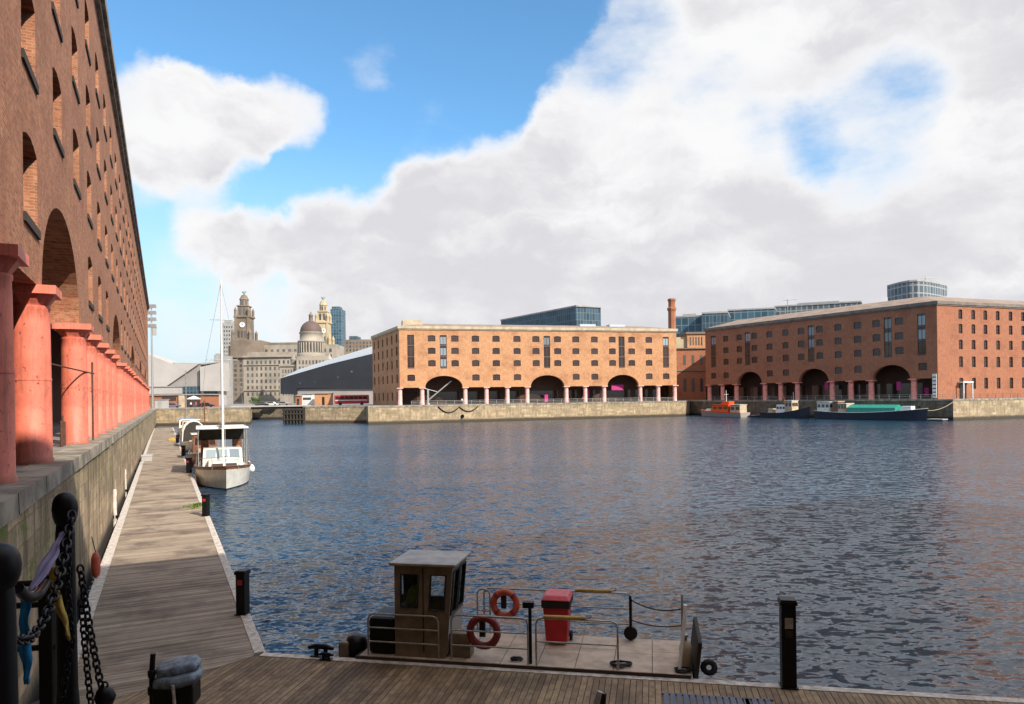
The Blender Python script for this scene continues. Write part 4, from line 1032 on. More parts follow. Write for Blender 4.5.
def chain_post(label, X, Y, h_, r):
    t = thing('chain_post', label, 'post', (X, Y, QZ), 0, 'iron chain posts on the near quay')
    mb = MB(); mb.lathe([(r * 1.15, .02), (r * 1.12, .1), (r * 1.03, .16), (r, .2), (r * .9, h_ - .2), (r * .82, h_ - .15)], n=24); mb.build('shaft', 'black', t)
    mb = MB(); mb.lathe([(r * .8, h_ - .155), (r * .95, h_ - .145), (r * 1.14, h_ - .115), (r * 1.22, h_ - .08), (r * 1.14, h_ - .045), (r * .9, h_ - .018), (r * .55, h_ - .004), (r * .2, h_)], n=24); mb.build('knob', 'black', t)
    mb = MB(); mb.tube([(r * .3 + .024 * math.cos(a * .6283), -r - .008, h_ - .24 + .025 * math.sin(a * .6283)) for a in range(10)], .008, 6, closed=True); mb.build('ring', 'chain', t)
X1, Y1, X2, Y2 = -2.18, 3.46, -1.76, 2.42
chain_post('black iron chain post with a round knob standing in the left foreground', X1, Y1, 1.12, .046)
chain_post('nearest black iron chain post cut off by the left edge of the picture', X2, Y2, 1.08, .06)
def ch(name, label, path, **k): tag(chain_mb(path, **k).build(name, 'chain', origin=path[0]), label, 'chain')
def FP(px, py, Y): return P(px, py, Y)
ch('chain', 'iron chain drooping in a deep loop between the two foreground posts', sag(FP(72, 512, 3.4), FP(17, 640, 2.5), .17, 20))
ch('chain', 'iron chain hanging straight down the front of the knobbed foreground post', [FP(70, 520, 3.36), FP(67, 580, 3.36), FP(72, 640, 3.36), FP(60, 712, 3.36)], link=.045, r=.005, wd=.03)
ch('chain', 'iron chain falling from the knobbed post to a black ball weight on its right', sag(FP(80, 566, 3.45), FP(103, 694, 3.4), .04, 16), link=.045, r=.0055, wd=.032)
ch('chain', 'shorter iron chain hanging just right of the knobbed foreground post', sag(FP(81, 600, 3.46), FP(92, 712, 3.4), .03, 12), link=.042, r=.005, wd=.03)
p_ = FP(105, 697, 3.4); t = thing('chain_weight', 'black ball weight on the end of a chain at the bottom left', 'weight', p_); mb = MB(); mb.lathe([(.01, -.05), (.035, -.035), (.048, 0), (.035, .035), (.012, .05)], n=14); mb.build('ball', 'black', t)
mb = MB(); mb.tube([(.014 * math.cos(a * .6283), 0, .058 + .014 * math.sin(a * .6283)) for a in range(10)], .005, 5, closed=True); mb.build('eye', 'chain', t)
def cloth(name, label, cl, cr, m_):
    """strip between two edge lists (pixel x, pixel y, depth), gently folded, 4 mm thick"""
    n = 14; mb = MB(); V_ = []
    def lerp(l, s_):
        k = min(int(s_ * (len(l) - 1)), len(l) - 2); f = s_ * (len(l) - 1) - k; a, b2 = l[k], l[k + 1]; return FP(a[0] + (b2[0] - a[0]) * f, a[1] + (b2[1] - a[1]) * f, a[2] + (b2[2] - a[2]) * f)
    for i in range(n + 1):
        A, B = lerp(cl, i / n), lerp(cr, i / n)
        for j in range(6):
            q = A.lerp(B, j / 5); q.y += .012 * math.sin(j * 1.9 + i * .5) + .006 * math.sin(i * 1.3); V_.append(q)
    Fq = [(i * 6 + j, i * 6 + j + 1, (i + 1) * 6 + j + 1, (i + 1) * 6 + j) for i in range(n) for j in range(5)]
    mb.mesh(V_, Fq, 0, True); o_ = mb.build(name, m_, origin=tuple(V_[0])); so_ = o_.modifiers.new('thickness', 'SOLIDIFY'); so_.thickness = .004; tag(o_, label, 'cloth')
cloth('cloth_strip', 'lilac cloth strip tied slanting between the foreground chain posts', [(59, 534, 3.35), (45, 558, 3.2), (27, 592, 3.0)], [(66, 530, 3.35), (58, 556, 3.2), (36, 590, 3.0)], 'purple')
cloth('cloth_strip', 'bright blue cloth strip hanging beside the nearest chain post', [(19, 596, 2.9), (20, 640, 2.9), (25, 682, 2.9)], [(32, 598, 2.9), (30, 640, 2.9), (30, 684, 2.9)], 'blue')
cloth('cloth_strip', 'yellow cloth strip hanging in a point left of the knobbed post', [(46, 568, 3.3), (54, 600, 3.3), (69, 638, 3.3)], [(58, 566, 3.3), (61, 600, 3.3), (71, 640, 3.3)], 'yellow')
mb = MB(); mb.tube(sag(FP(18, 588, 2.6), FP(46, 583, 3.2), .05, 8), .02, 8); tag(mb.build('rope', 'chain', origin=FP(18, 588, 2.6)), 'dark rope knotted round the nearest foreground post above the blue cloth', 'rope')

# iron stands between the left columns
for i, (u, lab) in enumerate(((18.4, 'rusty iron stand between the first two coral columns on the left'), (28.9, 'rusty iron stand just before the third coral column'))):
    q = OL + dL * u + nL * (-.45); t = thing('iron_stand', lab, 'iron stand', (q.x, q.y, QZ), rotz_of(dL))
    mb = MB()
    for k in range(4): mb.tube([(k * .32, 0, 0), (k * .32 + .03 * (k % 2), 0, .95 + .2 * math.sin(k * 2))], .04, 6)
    mb.build('bars', 'rust', t); mb = MB()
    for z in (.3, .75): mb.tube([(-.05, 0, z), (1.0, 0, z + .06)], .03, 6)
    mb.build('cross_bars', 'rust', t)

# ------------------------------------------------------------------ boats
def hull_mb(L, B, fb, fm_, fs, dr, rake=.6, n=22, stern=.8, full=2.2, band=None):
    mb = MB(); rows_ = []
    for i in range(n + 1):
        s_ = i / n; b2 = B / 2 * min(1, stern + (1 - stern) * 2 * s_) * (1 - max(0, (s_ - .42) / .58) ** full); b2 = max(b2, .012)
        f = fm_ + (fb - fm_) * max(0, (s_ - .35) / .65) ** 2 + (fs - fm_) * max(0, (.35 - s_) / .35) ** 2; x = L * s_
        pr = [(0, -dr), (b2 * .55, -dr * .75), (b2 * .86, -dr * .2), (b2 * .93, .08), (b2 * .97, f * .55), (b2, f * .86), (b2 * 1.01, f)]
        rows_.append([(x + rake * s_ ** 5 * (z + dr) / (f + dr), y, z) for y, z in pr])
    for sg in (1, -1):
        V_ = [(p[0], p[1] * sg, p[2]) for r_ in rows_ for p in r_]; k = 7
        for j in range(6):
            fs_ = []
            for i in range(n):
                q = (i * k + j, (i + 1) * k + j, (i + 1) * k + j + 1, i * k + j + 1); fs_.append(q if sg < 0 else q[::-1])
            mb.mesh(V_, fs_, 1 if j < 3 else (2 if j == 5 and band else 0), True)
        c = [(p[0], p[1] * sg, p[2]) for p in rows_[0]]; mb.face(c + [(rows_[0][-1][0], 0, rows_[0][-1][2])], 0)
    dk = MB()
    for i in range(n):
        a, b2 = rows_[i][-1], rows_[i + 1][-1]; z = .1
        dk.face([(a[0], -a[1] * .97, a[2] - z), (b2[0], -b2[1] * .97, b2[2] - z), (b2[0], b2[1] * .97, b2[2] - z), (a[0], a[1] * .97, a[2] - z)])
    rl = MB()
    for sg in (1, -1): rl.tube([(r_[-1][0], r_[-1][1] * sg, r_[-1][2]) for r_ in rows_], .05, 6)
    return mb, dk, rl
def boat(name, label, cat, bow, dirv, L, B, fb, fm_, fs, dr, mats, group=None, **k):
    st_ = Vector(bow[:2]) - dirv * L
    t = thing(name, label, cat, (st_.x, st_.y, 0), rotz_of(dirv), group); h_, dk, rl = hull_mb(L, B, fb, fm_, fs, dr, **k)
    h_.build('hull', mats[:3], t); dk.build('deck', mats[3], t); rl.build('gunwale', mats[4], t); return t
def house(t, name, x0, x1, w, z0, z1, m_, wins=None, roof=None, lean=.0, over=.12, gl='pane'):
    mb = taper(MB(), x0, x1, -w / 2, w / 2, z0, x0, x1 - lean, -w / 2 * .93, w / 2 * .93, z1); mb.build(name, m_, t, bevel=.03)
    if roof: mb = MB(); mb.box(x0 - over, x1 - lean + over, -w / 2 - over, w / 2 + over, z1 + .003, z1 + .09); mb.build('roof', roof, t, bevel=.03)
    if wins:
        zl, zh, ns, nf = wins; f = lambda z: (z - z0) / (z1 - z0)
        for sg in (1, -1):
            for i in range(ns):
                a, b2 = x0 + (x1 - lean - x0) * (i + .14) / ns, x0 + (x1 - lean - x0) * (i + .86) / ns; mb = MB(); y = lambda z: sg * (w / 2 * (1 - .07 * f(z)) + .012)
                mb.extr([(a, y(zl), zl), (b2, y(zl), zl), (b2, y(zh), zh), (a, y(zh), zh)], (0, -sg * .02, 0)); mb.build('window', gl, t)
        for i in range(nf):
            ya, yb = -w * .44 + w * .88 * (i + .08) / nf, -w * .44 + w * .88 * (i + .92) / nf; X = lambda z: x1 - lean * f(z) + .012; mb = MB()
            mb.extr([(X(zl), ya, zl), (X(zl), yb, zl), (X(zh), yb * .95, zh), (X(zh), ya * .95, zh)], (-.02, 0, 0)); mb.build('window', gl, t)
dirb = -dL
bw = G(226, 489.5, 0)
t = boat('motor_yacht', 'white masted motor yacht with an open canopy moored bow first beside the walkway', 'yacht', bw, (Vector((dirb.x, dirb.y)) + Vector((-.035, -.01))).normalized(), 11.5, 4.0, 1.65, 1.25, 1.35, .5, ['gelcoat', 'navy', 'wood', 'gelcoat', 'wood'], rake=.7, band=True, full=2.6)
house(t, 'coachroof', 6.2, 9.0, 2.2, 1.15, 1.75, 'gelcoat', (1.35, 1.6, 3, 2), None, .3)
house(t, 'wheelhouse', 3.6, 6.3, 2.9, 1.15, 2.55, 'gelcoat', (1.85, 2.45, 3, 3), None, .35, gl='steelglass')
mb = MB(); mb.box(.3, 6.4, -1.85, 1.85, 4.0, 4.13); mb.build('canopy', 'white', t, bevel=.05)
mb = MB()
for x in (.5, 3.3, 6.2):
    for y in (-1.7, 1.7): mb.tube([(x, y, 1.2), (x, y, 4.0)], .04, 6)
mb.build('canopy_frame', 'galv', t)
mb = MB(); mb.box(.45, 3.2, -1.66, 1.66, 3.05, 3.95); mb.build('canopy_shade_box', 'timber', t)  # dark box added in place of the shaded interior under the canopy
for x in (.6, 3.0):
    for y in (-1.2, 1.2): mb = MB(); mb.box(x, x + .5, y - .28, y + .28, 2.3, 3.04); mb.build('cabin_panel', 'wood', t)
mb = MB(); mb.tube([(6.6, 0, 4.33), (4.5, 0, 4.42), (1.5, 0, 4.36)], [.1, .2, .12], 8); mb.build('furled_sail', 'cream', t)
mb = MB(); mb.box(.5, 3.5, -1.5, 1.5, 1.15, 2.3); mb.build('cockpit', 'wood', t, bevel=.05)
mb = MB(); mb.tube([(6.9, 0, 1.6), (6.9, 0, 15.2)], [.085, .055], 10); mb.build('mast', 'white', t)
mb = MB(); mb.tube([(6.9, 0, 3.9), (1.2, 0, 4.1)], .08, 8); mb.build('boom', 'white', t)
for z, w in ((9.2, 1.1), (12.2, .8)): mb = MB(); mb.tube([(6.9, -w, z), (6.9, w, z)], .03, 6); mb.build('spreader', 'galv', t)
mb = MB()
for a in ((12.0, 0, 1.7), (.2, 0, 1.4)): mb.tube([(6.9, 0, 15), a], .011, 4)
for sg in (1, -1): mb.tube([(6.9, 0, 15), (6.9, sg * 1.1, 9.2), (6.7, sg * 1.9, 1.3)], .011, 4)
mb.build('rigging', 'galv', t)
mb = MB()
for sg in (1, -1):
    pth = [(11.9, 0, 2.3), (10.8, sg * .85, 2.15), (9.3, sg * 1.45, 2.05), (7.2, sg * 1.85, 1.95)]; mb.tube(pth, .022, 5); mb.tube([(p[0], p[1], p[2] - .33) for p in pth], .012, 4)
    for p in pth: mb.tube([(p[0], p[1], p[2]), (p[0], p[1], 1.3)], .018, 5)
mb.build('pulpit_rail', 'galv', t)
mb = MB(); mb.lathe([(.05, 0), (.2, .1), (.22, .35), (.1, .55), (.04, .6)], (2.0, 2.12, .55), 10); mb.lathe([(.05, 0), (.2, .1), (.22, .35), (.1, .55), (.04, .6)], (5.5, 2.12, .55), 10); mb.build('hull_fender', 'white', t)
ra_, rb_ = t.matrix_basis @ Vector((11.6, -.2, 1.55)), G(190, 470, JZ + .1)
mb = MB(); mb.tube(sag(ra_, rb_, .5), .03, 6); tag(mb.build('mooring_line', 'cream', origin=ra_), 'pale mooring line from the motor yacht bow to the walkway', 'rope')
def jp(v, w=2.6): q = S1 + dL * v + nL * w; return Vector((q.x, q.y, 0))
t = boat('wooden_boat', 'brown wooden cabin boat moored behind the white motor yacht', 'boat', jp(55, 1.7), dirb, 9.0, 3.0, 1.5, 1.1, 1.1, .5, ['wood', 'navy', 'wood', 'wood', 'gelcoat'])
house(t, 'cabin', 2.0, 5.2, 2.2, 1., 2.9, 'wood', (1.9, 2.6, 3, 3), 'gelcoat', .2); mb = MB(); mb.box(5.3, 7.4, -.7, .7, 1.0, 1.6); mb.build('hatch', 'cream', t, bevel=.04)
mb = MB(); mb.tube([(4.9, 0, 2.9), (4.9, 0, 6.2)], .05, 6); mb.build('mast', 'wood', t)
t = boat('canopy_boat', 'small boat under a dark hooped canopy with a white frame farther along the walkway', 'boat', jp(78, 1.5), dirb, 8.0, 2.9, 1.4, 1.0, 1.0, .4, ['gelcoat', 'navy', 'gelcoat', 'gelcoat', 'white'])
mb = MB(); hoopp = lambda x, k: [(x, 1.35 * k * math.cos(a * math.pi / 8), 1.2 + 2.5 * k * math.sin(a * math.pi / 8) ** .7) for a in range(9)]
V_ = hoopp(1., .97) + hoopp(5., .97); mb.mesh(V_, [(i, i + 1, 10 + i, 9 + i) for i in range(8)], 0, True); mb.face(hoopp(5., .97)); mb.build('canopy', 'timber', t)
mb = MB()
for x in (1., 3., 5.02): mb.tube(hoopp(x, 1.), .07, 6)
mb.build('canopy_frame', 'white', t); mb = MB(); mb.box(5.1, 7, -.6, .6, .95, 1.35); mb.build('foredeck_hatch', 'cream', t, bevel=.05)
t = boat('cabin_cruiser', 'white cabin cruiser with a tan wheelhouse third along the row of moored boats', 'boat', jp(100, 1.9), dirb, 9.5, 3.2, 1.7, 1.2, 1.1, .4, ['white', 'navy', 'white', 'cream', 'white'])
house(t, 'wheelhouse', 2.0, 5.8, 2.6, 1.1, 3.3, 'cream', (2.2, 3.0, 3, 3), 'white', .5)
t = boat('cabin_cruiser', 'farthest white cruiser with a blue cover in the row along the walkway', 'boat', jp(124, 1.9), dirb, 9.5, 3.2, 1.7, 1.2, 1.1, .4, ['white', 'navy', 'white', 'white', 'white'])
house(t, 'cabin', 2.0, 6.2, 2.5, 1.1, 2.9, 'white', (1.9, 2.6, 3, 3), 'blue', .6); mb = MB(); mb.tube([(5., 0, 2.9), (5., 0, 12.0)], .07, 6); mb.build('mast', 'galv', t)

# boats below the red warehouse; bows to the right
dq = (Q[11] - Q[10]).normalized(); nq = Vector((dq.y, -dq.x))
def rq(px, w):
    o0 = Q[10] + nq * w; k = (px - CX) / F; tt = (k * o0.y - o0.x) / (dq.x - k * dq.y); return o0 + dq * tt
def moored(name, label, cat, pxa, pxb, w, B, *a, flip=False, **k):
    A, B2 = rq(pxa, w), rq(pxb, w); L = (B2 - A).length
    return boat(name, label, cat, A if flip else B2, -dq if flip else dq, L, B, *a, **k), L
t, L = moored('lifeboat', 'bright orange lifeboat with a grey hull moored below the red warehouse', 'lifeboat', 702, 745, 7.0, 4.2, 2.0, 1.35, 1.3, .6, ['museum_d', 'navy', 'lifeorange', 'concrete', 'lifeorange'], flip=True, stern=.9, band=True)
house(t, 'cabin', L * .3, L * .72, 3.0, 1.2, 3.3, 'lifeorange', (2.2, 2.8, 3, 2), 'lifeorange', .9); house(t, 'upper_bridge', L * .3, L * .48, 2.2, 3.4, 4.3, 'lifeorange', None, None, .4)
house(t, 'aft_house', L * .04, L * .26, 2.8, 1.2, 3.4, 'cream', (2.0, 2.8, 2, 2), 'white', .1); mb = MB(); mb.tube([(L * .42, 0, 4.2), (L * .42, 0, 7.4)], [.1, .05], 6); mb.tube([(L * .42, -.8, 6.2), (L * .42, .8, 6.2)], .05, 5); mb.build('mast', 'white', t)
mb = MB(); mb.box(L * .76, L * .86, -.7, .7, 1.5, 2.2); mb.build('foredeck_locker', 'white', t, bevel=.1)
t, L = moored('tug', 'black hulled tug with a white wheelhouse moored between the lifeboat and the green barge', 'tug', 764, 808, 5.2, 4.2, 2.9, 1.3, 1.4, .7, ['navy', 'navy', 'navy', 'concrete', 'navy'])
house(t, 'wheelhouse', L * .56, L * .72, 2.6, 1.3, 4.4, 'cream', (3.0, 3.9, 2, 3), 'white', .1); house(t, 'deckhouse', L * .36, L * .56, 2.4, 1.2, 3.4, 'white', (2.3, 2.9, 3, 0), None); house(t, 'winch_house', L * .14, L * .24, 1.6, 1.2, 2.4, 'cream')
mb = MB(); mb.lathe([(.3, 0), (.3, 1.5), (.36, 1.55), (.36, 1.7)], (L * .46, 0, 3.4), 12); mb.build('funnel', 'wood', t); mb = MB(); mb.tube([(L * .68, 0, 4.4), (L * .68, 0, 6.6)], .05, 6); mb.build('mast', 'galv', t)
t, L = moored('dinghy', 'dark open dinghy tied astern of the black tug', 'dinghy', 750, 762, 5.4, 1.7, .8, .55, .6, .2, ['navy', 'navy', 'museum_d', 'wood', 'museum_d'])
mb = MB(); mb.box(L * .3, L * .38, -.7, .7, .48, .55); mb.box(L * .55, L * .62, -.7, .7, .5, .57); mb.build('thwart', 'wood', t)
t, L = moored('canal_barge', 'long dark barge with a green tarpaulin hold and a cream stern cabin', 'barge', 819, 925, 5.4, 4.4, 2.1, 1.3, 1.6, .7, ['navy', 'navy', 'navy', 'concrete', 'gelcoat'], stern=.9, full=4.5, band=True)
house(t, 'cabin', L * .02, L * .15, 3.2, 1.4, 3.2, 'gelcoat', (2.2, 2.8, 3, 2), 'white', .0); house(t, 'wheelhouse', L * .17, L * .23, 2.4, 1.3, 3.3, 'wood', (2.3, 3.0, 2, 2), 'cream'); house(t, 'saloon', L * .235, L * .32, 2.9, 1.3, 2.9, 'cream', (2.0, 2.6, 3, 0), 'white')
mb = MB(); V_ = []
for x in (L * .33, L * .78): V_ += [(x, -1.75, 1.25), (x, -1.6, 2.2), (x, 0, 2.75), (x, 1.6, 2.2), (x, 1.75, 1.25)]
mb.mesh(V_, [(i, 5 + i, 6 + i, 1 + i) for i in range(4)] + [(0, 1, 2, 3, 4), (9, 8, 7, 6, 5)]); mb.build('hold_cover', 'green', t)
mb = MB(); mb.box(L * .82, L * .9, -.8, .8, 1.5, 2.5); mb.build('foredeck_hatch', 'white', t, bevel=.1); mb = MB(); mb.lathe([(.16, 0), (.16, .5), (.24, .52), (.24, .6)], (L * .95, 0, 1.9), 10); mb.build('bollard', 'black', t); t.scale = (1, 1, 1.25)
for k in range(3): mb = MB(); mb.box(L * (.05 + .012 * k * 2.2), L * (.06 + .012 * k * 2.2), -1.62, -1.6, 2.3, 2.7) if False else None
p1, p2 = rq(927, 5.4), rq(958, -.6); mb = MB(); mb.tube(sag((p1.x, p1.y, 2.2), (p2.x, p2.y, QZ + .3), .8), .06, 6); tag(mb.build('mooring_line', 'cream', origin=(p1.x, p1.y, 2.2)), 'pale mooring line from the green barge bow up to the quay', 'rope')
A, B2 = rq(929, 5.0), rq(945, 5.0); t = thing('work_raft', 'small pale floating raft ahead of the green barge bow', 'raft', (A.x, A.y, 0), rotz_of(dq)); Lr = (B2 - A).length
mb = MB(); mb.box(0, Lr, -1, 1, .25, .45); mb.build('deck', 'museum', t); mb = MB(); mb.box(.2, Lr - .2, -.9, .9, -.2, .24); mb.build('float', 'float', t)

# ------------------------------------------------------------------ far background
def yh(px): return YP - (px - CX) * ROLL
class Far:
    """a distant building: local x to the right, y away, z up from the quay level; sizes read off at distance Z"""
    def __init__(s, name, label, cat, px, Z, group=None):
        s.px, s.Z, s.k = px, Z, Z / F; s.t = thing(name, label, cat, (XP(px, Z), Z, QZ), 0, group)
    def x(s, px, y0=0.): return XP(px, s.Z + y0) - XP(s.px, s.Z)
    def z(s, y, px=None, y0=0.): return (yh(px or s.px) - y) * (s.Z + y0) / F + CAMZ - QZ
    def box(s, part, a, b, yt, m_, yb=None, dep=20, y0=0, sub=None, bev=0):
        mb = MB(); mb.box(s.x(a, y0), s.x(b, y0), y0, y0 + dep, 0 if yb is None else s.z(yb, None, y0), s.z(yt, None, y0)); return mb.build(part, m_, sub or s.t, bevel=bev)
    def poly(s, part, pts, m_, dep=20, y0=0):
        mb = MB(); mb.extr([(s.x(a, y0), y0, s.z(b, a, y0)) for a, b in pts][::-1], (0, dep, 0)); return mb.build(part, m_, s.t)
    def grid(s, a, b, yt, yb, nx, nz, m_='dwin', fx=.45, fz=.6, y0=-.06, part='window', arch=False):
        w, h_ = s.x(b, y0) - s.x(a, y0), s.z(yt, None, y0) - s.z(yb, None, y0); ww, hh = w / nx * fx, h_ / nz * fz; mb = MB()
        mb.box(-ww / 2, ww / 2, 0, .25, 0, hh); pr = None
        for i in range(nx):
            for j in range(nz):
                loc = (s.x(a, y0) + w * (i + .5) / nx, y0, s.z(yb, None, y0) + h_ * (j + .5) / nz - hh / 2)
                if pr is None: pr = mb.build(part, m_, s.t, loc)
                else: link_copy(pr, s.t, loc)
    def lathe(s, part, px, prof, m_, n=16, y0=0, rot=0, smooth=True):
        mb = MB(); mb.lathe([(max(.02, r_ * s.k), s.z(y_, px, y0)) for r_, y_ in prof], (s.x(px, y0), y0, 0), n, 0, smooth, rot); return mb.build(part, m_, s.t)
# clock tower building
b_ = Far('clock_tower_building', 'stone office building with two clock towers topped by bird statues', 'building', 280, 620)
b_.box('main_block', 229, 337, 345, 'stone', dep=60); b_.box('attic', 258, 300, 342.5, 'stone_d', yb=345.1, dep=40, y0=2)
b_.box('corner_block', 231, 262, 340, 'stone_d', dep=26, y0=-6); b_.box('cornice', 229.5, 263.5, 355, 'stone_d', yb=357, dep=30, y0=-8)
b_.grid(233, 261, 358, 396, 5, 8, y0=-6.1); b_.grid(264, 334, 348, 366, 12, 3)
def clock_tower(cx_, dy, w, m_, y0, clk):
    q = lambda y: y + dy; s4 = math.sqrt(2); X = lambda v: b_.x(v, y0); Z_ = lambda v: b_.z(q(v), cx_, y0); k = b_.k
    b_.lathe('tower_base', cx_, [(w * 1.5 * s4, q(372)), (w * 1.5 * s4, q(352)), (w * 1.35 * s4, q(351)), (w * 1.3 * s4, q(342)), (w * 1.42 * s4, q(341.5)), (w * 1.42 * s4, q(340.5)), (w * 1.1 * s4, q(340))], m_, 4, y0, math.pi / 4, False)
    b_.lathe('clock_stage', cx_, [(w * s4, q(340)), (w * .95 * s4, q(319)), (w * 1.12 * s4, q(318)), (w * 1.12 * s4, q(316.6)), (w * .8 * s4, q(316))], m_, 4, y0, math.pi / 4, False)
    fy = y0 - w * k
    for sx in (-1, 1):
        mb = MB(); xx = X(cx_) + sx * w * .86 * k; mb.box(xx - w * .16 * k, xx + w * .16 * k, fy - .5, fy + 1, Z_(340), Z_(318.2)); mb.build('pilaster', m_, b_.t)
        for sy in (-1, 1):
            mb = MB(); mb.lathe([(1.3, Z_(341)), (1.3, Z_(334)), (1.6, Z_(333.6)), (.2, Z_(330))], (X(cx_) + sx * w * 1.2 * k, y0 + sy * w * 1.2 * k, 0), 8)
            mb.build('turret', m_, b_.t); mb = MB()
            mb.lathe([(1.2, Z_(318)), (1.1, Z_(311.5)), (1.4, Z_(311)), (.1, Z_(307.5))], (X(cx_) + sx * w * .9 * k, y0 + sy * w * .9 * k, 0), 8); mb.build('turret', m_, b_.t)
    for sx in (-.55, 0, .55):
        mb = MB(); xx = X(cx_) + sx * w * .8 * k; mb.box(xx - w * .12 * k, xx + w * .12 * k, fy - .12, fy + 1, Z_(338), Z_(331.5)); mb.build('window', 'dwin', b_.t)
        mb = MB(); xx = X(cx_) + sx * w * 1.2 * k; mb.box(xx - w * .14 * k, xx + w * .14 * k, y0 - w * 1.5 * k - .1, y0 - w * 1.5 * k + .5, Z_(368), Z_(355)); mb.build('window', 'dwin', b_.t)
    b_.lathe('belfry', cx_, [(w * .74 * s4, q(316.5)), (w * .68 * s4, q(307.5)), (w * .8 * s4, q(306.8)), (w * .8 * s4, q(306)), (w * .55 * s4, q(305.4))], m_, 4, y0, math.pi / 4, False)
    for sx in (-.3, .3):
        mb = MB(); xx = X(cx_) + sx * w * k; mb.box(xx - w * .14 * k, xx + w * .14 * k, y0 - w * .76 * k, y0 - w * .6 * k, Z_(315), Z_(308.6)); mb.build('belfry_opening', 'dwin', b_.t)
    b_.lathe('lantern', cx_, [(w * .6, q(306.2)), (w * .55, q(300.6)), (w * .66, q(300)), (w * .62, q(299.2)), (w * .45, q(297)), (w * .34, q(295.4)), (w * .12, q(294.6))], m_, 8, y0, math.pi / 8, False)
    for i in range(3):
        a = math.pi * (1.25 + .25 * i); mb = MB(); c = Vector((X(cx_) + w * .56 * k * math.cos(a), y0 + w * .56 * k * math.sin(a))); T = Matrix.Translation((c.x, c.y, 0)) @ Matrix.Rotation(a, 4, 'Z'); mb.box(-.2, .25, -.55, .55, Z_(305), Z_(301.2), 0, T); mb.build('lantern_opening', 'dwin', b_.t)
    mb = MB(); z0 = Z_(294.8); x_ = X(cx_)
    mb.tube([(x_, y0, z0), (x_ + .1, y0, z0 + 1.2), (x_ + .2, y0, z0 + 2.6), (x_ + .9, y0, z0 + 3.3)], [.5, .9, .7, .3], 8)
    for sg in (1, -1): mb.mesh([(x_ + sg * .3, y0 + .1, z0 + 2.2), (x_ + sg * 2.0, y0 + .5, z0 + 3.4), (x_ + sg * 1.9, y0 + .5, z0 + 2.0), (x_ + sg * .5, y0, z0 + 1.1), (x_ + sg * .3, y0 - .25, z0 + 2.2), (x_ + sg * 2.0, y0 + .3, z0 + 3.4), (x_ + sg * 1.9, y0 + .3, z0 + 2.0), (x_ + sg * .5, y0 - .3, z0 + 1.1)], [(0, 1, 2, 3), (7, 6, 5, 4), (0, 4, 5, 1), (1, 5, 6, 2), (2, 6, 7, 3)])
    mb.build('bird_statue', 'copper', b_.t)
    cz = b_.z(clk[1], clk[0], y0); cxx = X(clk[0]); rr = 2.6 * k
    T = Matrix.Translation((cxx, fy - .1, cz)) @ Matrix.Rotation(R(90), 4, 'X')
    mb = MB(); mb.lathe([(rr, -.5), (rr, .35)], n=24, T=T); f_ = mb.build('clock_face', 'white', b_.t)
    mb = MB(); y_ = fy - .5; mb.box(cxx - .16, cxx + .16, y_ - .1, y_, cz - .3, cz + rr * .8); mb.extr([(cxx, y_, cz - .16), (cxx + rr * .55, y_, cz + .5), (cxx + rr * .52, y_, cz + .8), (cxx, y_, cz + .2)], (0, -.12, 0)); mb.build('clock_hands', 'black', f_)
clock_tower(245.5, 0, 7.2, 'stone_d', 4, (246, 325.5)); clock_tower(324.5, 5.5, 6.6, 'stone_y', 30, (326, 331.5))  # shade on the first tower and sun on the second put into stone colour
# middle stone building
b_ = Far('stone_office_building', 'pale square stone office block standing between the clock towers and the domed building', 'building', 272, 545)
b_.box('main_block', 244, 302, 357, 'stone', dep=50); b_.box('cornice', 243, 303, 355.5, 'stone', yb=357, dep=52, y0=-1.5); b_.box('attic', 248, 300, 352, 'stone', yb=355.6, dep=44, y0=2)
b_.grid(246, 300, 359, 397, 12, 6, fx=.42, fz=.55)
b_.box('string_course', 243.5, 302.5, 389, 'stone', yb=390.5, dep=50.2, y0=-.8); b_.box('string_course', 243.5, 302.5, 364, 'stone', yb=365, dep=50.2, y0=-.8)
# domed building
b_ = Far('domed_building', 'pale stone building with a large dark dome in front of the second clock tower', 'building', 311, 480)
b_.box('main_block', 280, 345, 366, 'stone', dep=60); b_.box('cornice', 279.5, 345.5, 364.5, 'stone', yb=366, dep=61, y0=-.8); b_.box('central_pavilion', 297, 327, 356, 'stone', dep=40, y0=-3)
b_.grid(282, 296, 368, 396, 5, 5, y0=-.1); b_.grid(298.5, 325.5, 359, 396, 8, 6, y0=-3.1)
b_.lathe('drum_base', 312, [(14.5, 357), (14.2, 353.5), (13.2, 353)], 'stone', 32, 16); b_.lathe('drum', 312, [(12.2, 353.4), (12.2, 343), (13.6, 342.4), (13.6, 341), (11.4, 340.6), (11.4, 334), (12, 333.6), (12, 332.4)], 'stone', 32, 16)
for i in range(14):
    a = math.pi + math.pi * (i + .5) / 14; mb = MB(); mb.lathe([(.55, b_.z(353, 312, 16)), (.5, b_.z(343, 312, 16))], (b_.x(312, 16) + 13.1 * b_.k * math.cos(a), 16 + 13.1 * b_.k * math.sin(a), 0), 8); mb.build('drum_column', 'stone', b_.t)
for i in range(12):
    a = math.pi + math.pi * (i + .5) / 12; mb = MB(); c = Vector((b_.x(312, 16) + 12.25 * b_.k * math.cos(a), 16 + 12.25 * b_.k * math.sin(a))); T = Matrix.Translation((c.x, c.y, 0)) @ Matrix.Rotation(a, 4, 'Z'); mb.box(-.15, .15, -.7, .7, b_.z(351.5, 312, 16), b_.z(345, 312, 16), 0, T); mb.build('drum_window', 'dwin', b_.t)
b_.lathe('dome', 312, [(11.1 * math.cos(a * math.pi / 20), 332.4 - 11.5 * math.sin(a * math.pi / 20)) for a in range(10)] + [(1.8, 320.9)], 'dome', 32, 16)
